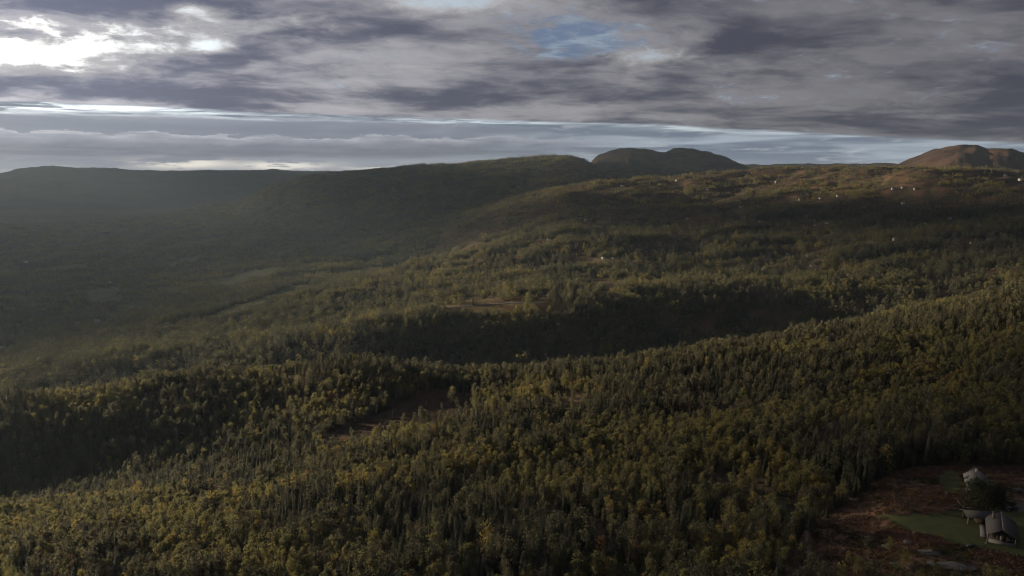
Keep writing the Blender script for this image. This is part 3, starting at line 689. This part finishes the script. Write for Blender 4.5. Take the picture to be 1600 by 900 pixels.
for g, cols in GROUPS.items():
    mine = sidx[np.isin(col[sidx], cols)]
    for b in range(12):
        k = mine[np.clip((ppx[mine] / 1600 * 12).astype(int), 0, 11) == b]
        if len(k) == 0: continue
        med = np.quantile(ppy[k], [.33, .67]); sm = np.quantile(scl[k], [.25, .75])
        tall = k[np.argmax(scl[k])]; low = k[np.argmax(ppy[k])]
        for i in k:
            c = COLOURS[col[i]]
            row = 'front rows' if ppy[i] > med[1] else ('middle rows' if ppy[i] > med[0] else 'back rows')
            dn = (x - x[i]) ** 2 + (y - y[i]) ** 2; dn[i] = 1e9; j = int(np.argmin(dn)); row = f'{"touching" if dn[j] < 3 else ("beside" if dn[j] < 12 else "apart from")} {"taller " if scl[j] > scl[i] * 1.25 else ""}{SHORT[COLOURS[col[j]]]}, {row},'.replace('taller a ', 'a taller ')
            size = 'small ' if scl[i] < sm[0] else ('tall ' if scl[i] > sm[1] else '')
            if i == tall: size, row = 'tallest ', ''
            elif i == low: row = 'lowest in the frame,'
            e = tree_thing(NAME[c], c, int(var[i]), (x[i], y[i], z[i]), rot[i], scl[i], ' '.join(f'{size}{WORD[c]} {row} {COLW[b]}'.split()), GRP[g])
            LABELLED.setdefault(e['label'], []).append((ppx[i], e))
ORD = ['leftmost', 'second from left', 'third from left', 'fourth from left', 'fifth from left', 'sixth from left', 'seventh from left', 'eighth from left', 'ninth from left', 'tenth from left']
for lab, L in LABELLED.items():
    if len(L) < 2: continue
    for k, (_, e) in enumerate(sorted(L, key=lambda q: q[0])):
        o_ = 'rightmost' if k == len(L) - 1 else (ORD[k] if k < len(ORD) else '')
        if o_ and len((lab + ' ' + o_).split()) <= 16: e['label'] = lab + ', ' + o_
m = ~single
pidx = np.array([PI_[COLOURS[c], v] for c, v in zip(col, var)])
for nm, lab, mm in (('forest', 'mixed spruce pine and birch forest covering the near hillside', ppx >= 760), ('forest', 'shaded mixed forest on the near ridge and gully at left', ppx < 760)):
    k = m & mm; scatter(nm, lab, near_coll, np.stack([x, y, z], 1)[k], pidx[k], rot[k], scl[k])
print('near trees', len(x), time.time() - T0)
# ------------------------------------------------------------------ middle and far forest, in small groups of trees
def band(r0, r1, area, coll, top, slack, dens_fn):
    x, y = polar_points(r0, r1, area, 41); r = np.hypot(x, y); zn = zone_at(x, y)
    keep = rng.random(len(x)) < dens_fn(x, y, r, zn)
    keep &= ~np.isin(zn, (10,)) & ~((zn == 11) & (rng.random(len(x)) > .12))
    keep &= maybe_seen(x, y, top, slack)
    x, y, r, zn = x[keep], y[keep], r[keep], zn[keep]
    k = off_roads(x, y, 5 if r1 < 2600 else 12) & off_houses(x, y, 15 if r1 < 2600 else 26); x, y, r, zn = x[k], y[k], r[k], zn[k]
    mi = cover_mix(x, y, r)
    mi = np.where((zn == 2) & (mi == 3), 2, mi); mi = np.where((zn == 2) & (mi == 4), 1, mi)
    idx = mi * NV + rng.integers(0, NV, len(x))
    return x, y, H(x, y), idx, rng.uniform(0, 6.28, len(x)), np.clip(rng.normal(1, .2, len(x)) * (1 + .55 * fbm(x, y, 70, 3, 44)), .45, 1.7), zn
def dens_mid(x, y, r, zn):
    d = np.full(len(x), .92); d *= np.where(fbm(x, y, 90, 3, 41) > .15, .18, 1); d *= np.where((zn == 1) & (fbm(x, y, 240, 3, 42) > .10 + .25 * sstep(2000, 1200, r)), .28, 1); return d
def dens_far(x, y, r, zn):
    hz = H(x, y) - ZC; d = np.where(zn == 2, .95, .72 - .52 * sstep(-70, 0, hz)); d = np.where(np.isin(zn, (3, 4)), .55 * (1 - sstep(-30, 40, hz)), d)
    d = np.where((zn == 2) & (hz > 40), .35, d); return d * np.where(fbm(x, y, 220, 3, 43) > .15, .45, 1)
mid = band(900, 2400, 72, mid_coll, 8, 12, dens_mid); far = band(2400, 6600, 330, far_coll, 8, 20, dens_far)
for nm, coll, B in (('mid', mid_coll, mid), ('far', far_coll, far)):
    X_, Y_, Z_, I_, RO, SC, ZN = B
    for lab, mm in (({'mid': 'mixed woodland on the plateau and dark slope beyond the gully', 'far': 'sparse upland woodland below the right skyline'}[nm], ZN != 2),
                    ({'mid': 'hazy woodland on the near valley side at left', 'far': 'dark far off woodland on the wide valley slope'}[nm], ZN == 2)):
        scatter('woodland', lab, coll, np.stack([X_, Y_, Z_], 1)[mm], I_[mm], RO[mm], SC[mm])
    print(nm, len(X_), time.time() - T0)

# ------------------------------------------------------------------ buildings and yard
def plain(name, c1, c2, lam=.6, rough=.8, spec=.2, bump=.01):
    m = new_mat(name); n = vnoise(pos_vec(), 1 / lam, 5, .6); finish(vmix(n, c1, c2), rough, spec, n, bump); return m
def board(name, c1, c2, per=.16):
    m = new_mat(name); tc = V.nt.nodes.new('ShaderNodeTexCoord'); sp = V.nt.nodes.new('ShaderNodeSeparateXYZ'); V.nt.links.new(tc.outputs['Object'], sp.inputs[0])
    fr = V.op('FRACT', V(sp.outputs[2]) / per); g = vsmooth(0.0, .14, fr); n = vnoise(pos_vec(), 2.5, 4, .6)
    finish(vscale(vmix(n, c1, c2), .55 + .45 * g), .8, .15, g, .02); return m
MT = {'log': board('dark stained boards', (.050, .036, .028), (.075, .055, .042)), 'pale': plain('weathered pale timber', (.19, .18, .18), (.15, .145, .145)),
      'deck': plain('grey deck timber', (.15, .145, .16), (.115, .11, .125)), 'roof': plain('dark slate roofing', (.055, .052, .057), (.080, .075, .080), .4, .8, .15), 'roof2': plain('mossy roofing', (.060, .060, .056), (.078, .076, .072), .5),
      'glass': plain('window glass', (.02, .022, .026), (.03, .032, .036), 1, .08, .5, 0), 'stone': plain('stone chimney', (.10, .095, .09), (.17, .16, .15), .25, .9, .1, .03),
      'greywall': board('pale grey boards', (.17, .17, .185), (.14, .14, .15)), 'soil': plain('red brown planting', (.06, .028, .022), (.09, .04, .03), .3), 'rock': None,
      'tarp': plain('dark blue green tarp', (.022, .03, .034), (.035, .045, .05), .4, .5, .4), 'carpaint': plain('dark car paint', (.018, .02, .024), (.024, .026, .03), 2, .25, .5, 0), 'tyre': plain('tyre rubber', (.015, .015, .015), (.025, .025, .025), .2),
      'rim': plain('alloy rim', (.35, .35, .36), (.42, .42, .43), .2, .35, .5, 0), 'lamp': plain('lamp lens', (.5, .48, .45), (.55, .53, .5), .2, .2, .5, 0),
      'white': plain('white painted boards', (.30, .295, .285), (.25, .245, .24)), 'red': plain('red painted boards', (.20, .045, .030), (.16, .04, .03)), 'dark': plain('brown stained boards', (.06, .042, .03), (.085, .06, .045)),
      'palewall': plain('light grey boards', (.40, .39, .37), (.33, .32, .31)), 'greyroof': plain('grey roof', (.13, .13, .14), (.165, .165, .17)), 'paleroof': plain('light metal roof', (.23, .23, .23), (.19, .19, .19), .6, .5, .4)}
def rockmat():
    m = new_mat('lichen grey rock'); p = pos_vec(); n = vnoise(p, .7, 7, .65); n2 = vnoise(p, 3.1, 5, .6)
    c = vmix(vsmooth(.4, .62, n), (.085, .085, .083), (.14, .138, .134)); c = vmix(vsmooth(.55, .66, n2) * .6, c, (.06, .062, .045)); finish(c, .92, .1, n2, .12); return m
MT['rock'] = rockmat()
class Box(Soup):
    def hexa(s, p):                                # p: 8 corners, bottom ring then top ring
        i = len(s.v); s.v += [Vector(q) for q in p]
        for f in ((3, 2, 1, 0), (4, 5, 6, 7), (0, 1, 5, 4), (1, 2, 6, 5), (2, 3, 7, 6), (3, 0, 4, 7)): s.f.append(tuple(i + k for k in f))
        return s
    def box(s, x0, x1, y0, y1, z0, z1): return s.hexa([(x0, y0, z0), (x1, y0, z0), (x1, y1, z0), (x0, y1, z0), (x0, y0, z1), (x1, y0, z1), (x1, y1, z1), (x0, y1, z1)])
    def slab(s, a, b, c, d, t):                    # a sheet of thickness t hung below four corners
        n = (Vector(b) - Vector(a)).cross(Vector(d) - Vector(a)).normalized() * t
        return s.hexa([Vector(q) - n for q in (a, b, c, d)] + [Vector(q) for q in (a, b, c, d)])
def part(parent, name, s, mat, label=None, smooth=False):
    o = sub(parent, name, mesh_np(name, [tuple(p) for p in s.v], s.f, mat, smooth))
    if label: o['label'] = label
    return o
def root(name, loc, rz, label, cat, group=None, scale=1.0):
    e = bpy.data.objects.new(name, None); C.objects.link(e); e.location = loc; e.rotation_euler = (0, 0, rz); e.scale = (scale,) * 3; tag(e, label, cat, group); return e
def gable_wall(x0, x1, y0, y1, h, hr, t=.16):      # four walls with gables on the two y ends (ridge along y)
    s = Box(); xm = (x0 + x1) / 2
    s.box(x0, x0 + t, y0 + t, y1 - t, -.6, h); s.box(x1 - t, x1, y0 + t, y1 - t, -.6, h)
    for ya, yb in ((y0, y0 + t), (y1 - t, y1)):
        s.box(x0, x1, ya, yb, -.6, h); s.hexa([(x0, ya, h), (x1, ya, h), (x1, yb, h), (x0, yb, h), (xm - .02, ya, hr), (xm + .02, ya, hr), (xm + .02, yb, hr), (xm - .02, yb, hr)])
    return s
def window_on(parent, x, y, z, w, h, axis, out):    # frame with a recessed pane on a wall facing +-x or +-y
    fr = Box(); t = .09; d = .06
    def b(s, u0, u1, z0, z1, o0, o1):
        if axis == 'y': s.box(x + u0, x + u1, min(y + out * o0, y + out * o1), max(y + out * o0, y + out * o1), z + z0, z + z1)
        else: s.box(min(x + out * o0, x + out * o1), max(x + out * o0, x + out * o1), y + u0, y + u1, z + z0, z + z1)
    for a in ((-w / 2 - t, -w / 2, -h / 2, h / 2), (w / 2, w / 2 + t, -h / 2, h / 2), (-w / 2 - t, w / 2 + t, h / 2, h / 2 + t), (-w / 2 - t, w / 2 + t, -h / 2 - t, -h / 2), (-.03, .03, -h / 2, h / 2)): b(fr, *a, .005, d)
    p = Box(); b(p, -w / 2, w / 2, -h / 2, h / 2, .003, .02)
    f = part(parent, 'window', fr, MT['pale']); part(f, 'pane', p, MT['glass'])
def pt_at(px, py, h=0.0):
    d = pix_dir(px, py); t = (YARD[2] + h - ZC) / d[2]; return Vector((d[0] * t, d[1] * t, YARD[2] + h))

# main cabin; local +y is the ridge, away from the camera
B0 = pt_at(1568, 828, 5.0); A0 = pt_at(1564, 796, 5.0); rd = (A0 - B0).normalized(); RZ = math.atan2(-rd.x, rd.y)
cab = root('cabin', (B0.x, B0.y, YARD[2]), RZ, 'large dark cabin with grey gabled roof and front porch at the right edge', 'cabin')
part(cab, 'wall', gable_wall(-3.4, 3.4, 2.3, 13.6, 2.75, 4.75), MT['log'])
for sgn in (-1, 1):
    a, b, c, d = (0, -.3, 5.05), (0, 14.4, 5.05), (sgn * 4.3, 14.4, 2.42), (sgn * 4.3, -.3, 2.42)
    rf = part(cab, 'roof_slope', Box().slab(*((a, d, c, b) if sgn > 0 else (a, b, c, d)), .16), MT['roof'])
    part(rf, 'barge_board', Box().slab(*(((0, -.36, 5.06), (sgn * 4.34, -.36, 2.42), (sgn * 4.34, -.31, 2.42), (0, -.31, 5.06)) if sgn > 0 else ((0, -.36, 5.06), (0, -.31, 5.06), (sgn * 4.34, -.31, 2.42), (sgn * 4.34, -.36, 2.42))), .24), MT['log'])
part(cab, 'ridge_cap', Box().box(-.16, .16, -.28, 14.38, 5.0, 5.1), MT['pale'])
ch = part(cab, 'chimney', Box().box(-2.55, -1.75, 10.6, 11.4, 3.2, 5.7), MT['stone']); part(ch, 'chimney_cap', Box().box(-2.65, -1.65, 10.5, 11.5, 5.7, 5.82), MT['roof'])
part(cab, 'porch_floor', Box().box(-3.5, 3.5, -.1, 2.28, -.3, .38), MT['deck'])
part(cab, 'porch_railing', Box().box(-3.5, 3.5, -.2, -.12, -.4, 1.1), MT['pale'], 'pale boarded porch front')
for vx in (-3.35, -1.1, 1.1, 3.35): part(cab, 'porch_post', Box().box(vx - .11, vx + .11, -.08, .14, .39, 2.75 + (.35 if abs(vx) < 2 else 0)), MT['pale'] if abs(vx) > 2 else MT['log'])
part(cab, 'corner_board', Box().box(3.41, 3.56, 12.9, 13.62, -.3, 2.7), MT['pale']); part(cab, 'corner_board', Box().box(3.41, 3.58, 2.28, 2.9, -.3, 2.6), MT['pale'])
dr = part(cab, 'door', Box().box(-.5, .5, 2.24, 2.297, .38, 2.4), MT['pale']); part(dr, 'handle', Box().box(.34, .4, 2.2, 2.24, 1.3, 1.42), MT['rim'])
for vx in (-2.1, 2.1): window_on(cab, vx, 2.3, 1.55, 1.2, 1.1, 'y', -1)
for uy in (4.2, 7.2, 9.6): window_on(cab, -3.4, uy, 1.55, 1.1, 1.0, 'x', -1)
for uy in (4.6, 8.4): window_on(cab, 3.4, uy, 1.55, 1.1, 1.0, 'x', 1)
dk = part(cab, 'deck', Box().box(-5.7, -3.42, 2.2, 11.6, .22, .48), MT['deck'], 'pale grey timber deck along the left wall')
part(dk, 'deck_skirt', Box().box(-5.74, -3.5, 2.12, 2.19, -.4, .44), MT['log']); part(dk, 'deck_skirt', Box().box(-5.78, -5.72, 2.12, 11.6, -.4, .44), MT['log'])
# low wing, left of the main house
L0 = pt_at(1513, 809, 2.2); w0 = root('wing', (L0.x, L0.y, YARD[2]), R(-9), '', 'cabin')
w0.name = 'low_wing_cabin'; tag(w0, 'low grey roofed wing with open dark shelter left of the main cabin', 'cabin')
part(w0, 'wall', Box().box(3.2, 8.0, .5, 4.6, -.5, 2.4).box(.1, 3.2, 4.4, 4.6, -.5, 2.4), MT['log'])
part(w0, 'roof_slope', Box().slab((-.5, -.3, 2.35), (8.4, -.3, 2.35), (8.4, 2.9, 3.55), (-.5, 2.9, 3.55), .14), MT['roof2']); part(w0, 'roof_slope', Box().slab((-.5, 2.9, 3.55), (8.4, 2.9, 3.55), (8.4, 5.9, 2.35), (-.5, 5.9, 2.35), .14), MT['roof2'])
for px_ in (0.0,): part(w0, 'post', Box().box(px_, px_ + .32, .0, .32, -.4, 2.28), MT['pale'])
# pale house behind the broad tree
hp = pt_at(1518, 772); hs = root('house', (hp.x + 3.5, hp.y + 3.5, float(H(np.array([hp.x + 3.5]), np.array([hp.y + 3.5]))[0])), R(-28), 'pale grey house half hidden behind the broad dark tree', 'house')
part(hs, 'wall', gable_wall(-3.2, 3.2, -4, 4, 3.2, 5.6), MT['greywall'])
for sgn in (-1, 1):
    a, b, c, d = (0, -4.5, 5.85), (0, 4.5, 5.85), (sgn * 3.9, 4.5, 2.95), (sgn * 3.9, -4.5, 2.95)
    part(hs, 'roof_slope', Box().slab(*((a, d, c, b) if sgn > 0 else (a, b, c, d)), .14), MT['greyroof'])
part(hs, 'chimney', Box().box(-.4, .4, 1, 1.8, 5, 6.6), MT['palewall']); window_on(hs, -1.4, -4, 1.8, 1.0, 1.1, 'y', -1); window_on(hs, 1.4, -4, 1.8, 1.0, 1.1, 'y', -1); window_on(hs, -3.2, 0, 1.8, 1.2, 1.1, 'x', -1)
dr = part(hs, 'door', Box().box(-.45, .45, -4.06, -4.003, 0, 2.05), MT['log']); part(dr, 'handle', Box().box(.3, .36, -4.1, -4.06, 1, 1.1), MT['rim'])
part(hs, 'porch', Box().box(-3.2, -1.2, -5.6, -4.01, -.4, .9), MT['palewall'])
# broad yard tree
def big_tree(px, py, h, wid, c, label, seed, zoff=0):
    p = pt_at(px, py); rr = random.Random(seed); cs = Soup(); tk = trunk_mesh(rr, h, h * .022, .85, .03); leafy_crown(cs, rr, h, wid, 130, 30, .27, .12, tk)
    e = root('broadleaf_tree', (p.x, p.y, float(H(np.array([p.x]), np.array([p.y]))[0])), 0, label, 'tree'); part(e, 'trunk', tk, BK['spruce']); part(e, 'crown', cs, c)
YT = leaf_mat('dark yard tree leaves', (.045, .052, .026), (.055, .06, .03), .3)
big_tree(1527, 793, 9.5, 4.3, YT, 'broad dark green tree standing between the cabin and the pale house', 5)
big_tree(1553, 789, 7.0, 3.2, YT, 'lower dark round tree just behind the main cabin roof', 6)
# small yard things
p = pt_at(1542, 849); po = root('post', p, 0, 'pale upright post on a footing beside the deck', 'post')
part(po, 'shaft', Box().box(-.09, .09, -.09, .09, .1, 3.5), MT['pale']); part(po, 'footing', Box().box(-.55, .55, -.16, .16, -.2, .14), MT['pale']); part(po, 'cap', Box().box(-.15, .15, -.15, .15, 3.5, 3.62), MT['pale'])
p = pt_at(1514, 790); rb = root('raised_bed', p, R(-9), 'dark red planting bed edged with pale timber behind the low wing', 'raised bed')
part(rb, 'planting', Box().box(-2.7, 2.7, -2.4, 2.4, -.3, .3), MT['soil'])
for bx in ((-2.9, 2.9, -2.6, -2.4), (-2.9, 2.9, 2.4, 2.6), (-2.9, -2.7, -2.39, 2.39), (2.7, 2.9, -2.39, 2.39)): part(rb, 'edging_board', Box().box(*bx, -.3, .42), MT['pale'])
p = pt_at(1516, 855); tp = root('woodpile', p, R(15), 'low dark tarp covered pile at the lawn edge', 'woodpile')
part(tp, 'tarp', Box().hexa([(-1.3, -.55, .1), (1.3, -.55, .1), (1.3, .55, .1), (-1.3, .55, .1), (-1.15, -.3, .85), (1.2, -.25, .75), (1.15, .3, .8), (-1.1, .3, .9)]), MT['tarp']); 
for k in range(5): s_ = Soup(); s_.tube((-1.2 + k * .55, -.62, .06), (-1.2 + k * .55, .62, .06), .11, .11, 8); part(tp, 'log', s_, BK['pine'])
def car(loc, rz):
    e = root('parked_car', loc, rz, 'dark car parked on the gravel behind the main cabin', 'car'); s = Box()
    s.hexa([(-2.1, -.85, .35), (2.1, -.85, .35), (2.1, .85, .35), (-2.1, .85, .35), (-2.15, -.82, .85), (2.1, -.78, .78), (2.1, .78, .78), (-2.15, .82, .85)])
    s.hexa([(-2.05, -.80, .855), (1.0, -.8, .835), (1.0, .8, .835), (-2.05, .8, .855), (-1.7, -.62, 1.43), (.2, -.62, 1.45), (.2, .62, 1.45), (-1.7, .62, 1.43)]); part(e, 'body', s, MT['carpaint'])
    part(e, 'windscreen', Box().slab((1.0, -.68, .88), (1.0, .68, .88), (.27, .55, 1.41), (.27, -.55, 1.41), .02), MT['glass'])
    for sy in (-1, 1): part(e, 'side_window', Box().hexa([(-1.7, sy * .80, .92), (.75, sy * .80, .9), (.75, sy * .79, .9), (-1.7, sy * .79, .92), (-1.5, sy * .66, 1.36), (.2, sy * .66, 1.37), (.2, sy * .64, 1.37), (-1.5, sy * .64, 1.36)]), MT['glass'])
    for sy in (-.6, .6): part(e, 'headlight', Box().box(2.09, 2.13, sy - .16, sy + .16, .58, .72), MT['lamp'])
    for sx in (-1.3, 1.3):
        for sy in (-.78, .78):
            s = Soup(); s.tube((sx, sy - .1, .32), (sx, sy + .1, .32), .32, .32, 14); w = part(e, 'wheel', s, MT['tyre']); s = Box().box(sx - .15, sx + .15, sy - .105, sy + .105, .17, .47); part(w, 'rim', s, MT['rim'])
p = pt_at(1577, 798); car((p.x, p.y, float(H(np.array([p.x]), np.array([p.y]))[0])), R(10))
# rocks on the heath
def rock(px, py, sx, sy, sz, label, seed, mat=None):
    p = pix_ground(px, py); rr = random.Random(seed); bm = bmesh.new(); bmesh.ops.create_icosphere(bm, subdivisions=3, radius=1)
    off = rr.uniform(0, 90)
    for v in bm.verts:
        n = perlin(np.array([v.co.x * 1.4 + off, v.co.x * 3.5 + off]), np.array([v.co.y * 1.4 + v.co.z * 1.7, v.co.y * 3.5 + v.co.z * 3]))
        f = 1 + .30 * n[0] + .12 * n[1]; v.co = Vector((v.co.x * f * sx, v.co.y * f * sy, max(-.35, v.co.z * f) * sz))
    me = bpy.data.meshes.new('rock'); bm.to_mesh(me); bm.free(); me.materials.append(mat or MT['rock'])
    o = link('rock', me); o.location = p; o.rotation_euler = (0, 0, rr.uniform(-.5, .5)); tag(o, label, 'rock', 'rocks on the heath clearing')
for k, a in enumerate([(1484,886,6.5,3.2,.8,'broadest flat grey rock slab near the bottom edge of the heath'),(1452,864,3.6,1.9,.7,'long flat grey slab above the broadest slab'),(1385,856,1.6,1.2,.9,'rounded grey boulder left in the heath'),(1418,848,1.8,1.2,.7,'low grey rock below the lawn corner'),
                       (1394,884,1.4,1.0,.8,'small pale boulder low in the heath'),(1258,894,4.2,1.8,.9,'pale rock outcrop at the forest edge by the bottom'),(1445,834,.75,.5,.45,'small white stone at the lawn edge'),(1488,791,1.5,.7,.45,'pale flat stones left of the planting bed'),
                       (1439,758,2.0,.8,.35,'pale flat rock in the upper heath'),(1478,772,1.5,1.0,.6,'dark topped rock by the upper lawn'),(1590,766,2.2,1.4,.9,'grey rock above the gravel patch'),(1460,741,1.4,.8,.4,'thin pale rock left of the pale house'),(1430,834,.9,.7,.8,'grey upright stone left of the white stone'),(1573,867,.5,.4,.35,'tiny pale stone below the main cabin')]): rock(*a, 50 + k)
# heath scrub
HM = [leaf_mat('rust heather', (.15, .078, .058), (.11, .065, .048), .2), leaf_mat('brown scrub', (.105, .075, .050), (.13, .09, .055), .2), leaf_mat('olive scrub', (.048, .050, .022), (.062, .060, .026), .25), leaf_mat('yellow scrub', (.12, .085, .026), (.10, .065, .024), .35)]
sc_coll = bpy.data.collections.new('scrub shapes'); proto_n = 0
for mi, mt in enumerate(HM):
    for k in range(3):
        rr = random.Random(700 + mi * 5 + k); s = Soup()
        for j in range(34): s.leaf((rr.gauss(0, .35), rr.gauss(0, .35), abs(rr.gauss(.22, .16))), rr.uniform(.10, .22), rr)
        proto(sc_coll, [(s, mt)])
zr, za = np.hypot(YARD[0], YARD[1]), math.atan2(YARD[0], YARD[1])
hx, hy = YARD[0] + rng.uniform(-120, 90, 60000), YARD[1] + rng.uniform(-80, 110, 60000); zz = zone_at(hx, hy); n1 = fbm(hx, hy, 16, 3, 71)
k = (zz == 6) & (rng.random(60000) < .30 + .5 * (n1 > -.05)); hx, hy, n1 = hx[k], hy[k], n1[k]; n2 = fbm(hx, hy, 22, 2, 72)
ty = np.where(n2 > .22, 2, np.where(n1 > .12, 0, 1)); ty = np.where(rng.random(len(hx)) < .03, 3, ty)
scatter('heath_scrub', 'rust red heather and low scrub covering the heath clearing', sc_coll, np.stack([hx, hy, H(hx, hy) - .05], 1), ty * 3 + rng.integers(0, 3, len(hx)), rng.uniform(0, 6.28, len(hx)), rng.uniform(.6, 1.5, len(hx)) * np.where(ty == 3, 1.5, 1))
print('scrub', len(hx))
# ---- far cabins and farmhouses
WALL = {'white': MT['white'], 'red': MT['red'], 'dark': MT['dark'], 'pale': MT['palewall']}; ROOFM = {'grey': MT['greyroof'], 'pale': MT['paleroof']}
FH_ME = {}
def far_me(wall, roof):
    if (wall, roof) not in FH_ME:
        wl = gable_wall(-.32, .32, -.5, .5, .34, .56, .04); rf = Box()
        rf.slab((0, -.56, .60), (-.40, -.56, .32), (-.40, .56, .32), (0, .56, .60), .03); rf.slab((0, .56, .60), (.40, .56, .32), (.40, -.56, .32), (0, -.56, .60), .03)
        FH_ME[wall, roof] = [mesh_np(n, [tuple(q) for q in s.v], s.f, m) for n, s, m in (('wall', wl, WALL[wall]), ('roof', rf, ROOFM[roof]))]
    return FH_ME[wall, roof]
rr = random.Random(9)
for p, h in zip(HPOS, FAR_HOUSES):
    if p is None: continue
    yaw = math.atan2(-p[0], p[1]) + math.pi / 2 * 1 + rr.uniform(-.6, .6)
    e = root('farmhouse' if 'farm' in h[5] else ('barn' if 'barn' in h[5] or 'shed' in h[5] else ('house' if 'house' in h[5] else 'cabin')), (p[0], p[1], p[2] + h[2] * .05), yaw + math.pi, h[5], 'house' if 'house' in h[5] else ('barn' if 'barn' in h[5] else ('shed' if 'shed' in h[5] else 'cabin')), 'scattered houses of the valley' if h[0] < 500 else 'scattered cabins of the upland', h[2] * .8)
    m3 = far_me(h[3], h[4]); sub(e, 'wall', m3[0]); sub(e, 'roof', m3[1])
print('done', time.time() - T0)
# ------------------------------------------------------------------ haze: one closed box of even air round everything
def build_haze():
    m = new_mat('haze'); v = m.node_tree.nodes.new('ShaderNodeVolumePrincipled'); o = m.node_tree.nodes.new('ShaderNodeOutputMaterial')
    v.inputs['Color'].default_value = (.55, .73, 1.0, 1); v.inputs['Density'].default_value = HAZE_D; v.inputs['Anisotropy'].default_value = HAZE_G
    m.node_tree.links.new(v.outputs[0], o.inputs['Volume'])
    lo = allv[:, 2].min() - 1.5; hi = max(allv[:, 2].max(), ZC) + 25; S = 13800
    vs = [(sx * S, sy * S, zz) for zz in (lo, hi) for sx, sy in ((-1, -1), (1, -1), (1, 1), (-1, 1))]
    fs = [(3, 2, 1, 0), (4, 5, 6, 7), (0, 1, 5, 4), (1, 2, 6, 5), (2, 3, 7, 6), (3, 0, 4, 7)]
    h = link('haze', mesh_np('haze', vs, fs, m)); tag(h, 'thin evening haze filling the valley air', kind='stuff')
HAZE_D, HAZE_G = 1.95e-5, 0.38
build_haze()
print('done', time.time() - T0)

# ------------------------------------------------------------------ unseen clouds added high to the left, towards the sun, to shade parts of the land
def shade_cloud(gx, gy, gz, rx, ry, seed, label):
    t = ((1600.0 if seed == 80 else ALT) - gz) / math.sin(SUN_EL); c = Vector((gx, gy, gz)) + sdir * t; rr = random.Random(seed); bm = bmesh.new()
    bmesh.ops.create_icosphere(bm, subdivisions=5, radius=1); co = np.array([v.co[:] for v in bm.verts])
    n = 1 + (.16 if seed == 80 else .42) * fbm(co[:, 0] * 1.5 + seed * 3, co[:, 1] * 1.5 + co[:, 2], 1.0, 5, seed) + .10 * np.abs(fbm(co[:, 0] * 5, co[:, 1] * 5 + co[:, 2] * 3, 1.0, 3, seed + 3))
    for v, f, q in zip(bm.verts, n, co): v.co = (q[0] * f * rx, q[1] * f * ry, q[2] * f * (150 if q[2] > 0 else 45))
    me = bpy.data.meshes.new('shade_cloud'); bm.to_mesh(me); bm.free(); me.materials.append(SHADE_CLOUDM); me.polygons.foreach_set('use_smooth', np.ones(len(me.polygons), bool))
    o = link('shade_cloud', me); o.location = (c.x, c.y, c.z + ZC); tag(o, label, kind='structure')
SHADE_CLOUDM = new_mat('shade_cloud'); finish(vmix(vnoise(pos_vec(.004), 1, 5), (.78, .78, .80), (.86, .86, .87)), 1.0, 0.0, transl=.35)
ALT = 4200.0
for k, c in enumerate([(375, 205, -113, 345, 235), (1380, 1600, -160, 760, 620), (-2000, 3000, -380, 1250, 1250), (-1000, 4500, -80, 1900, 900), (1200, 5500, 120, 850, 700), (-250, 2900, -120, 380, 200), (-4900, 7800, -150, 3900, 3600), (300, 2450, -100, 420, 170), (-1650, 1850, -320, 800, 800)]):
    shade_cloud(*c, 80 + k, ('unseen bank of clouds added high to the left to shade the land, %s' % ('nearest', 'second', 'largest', 'long', 'farthest', 'small', 'widest', 'thin', 'round')[k]))
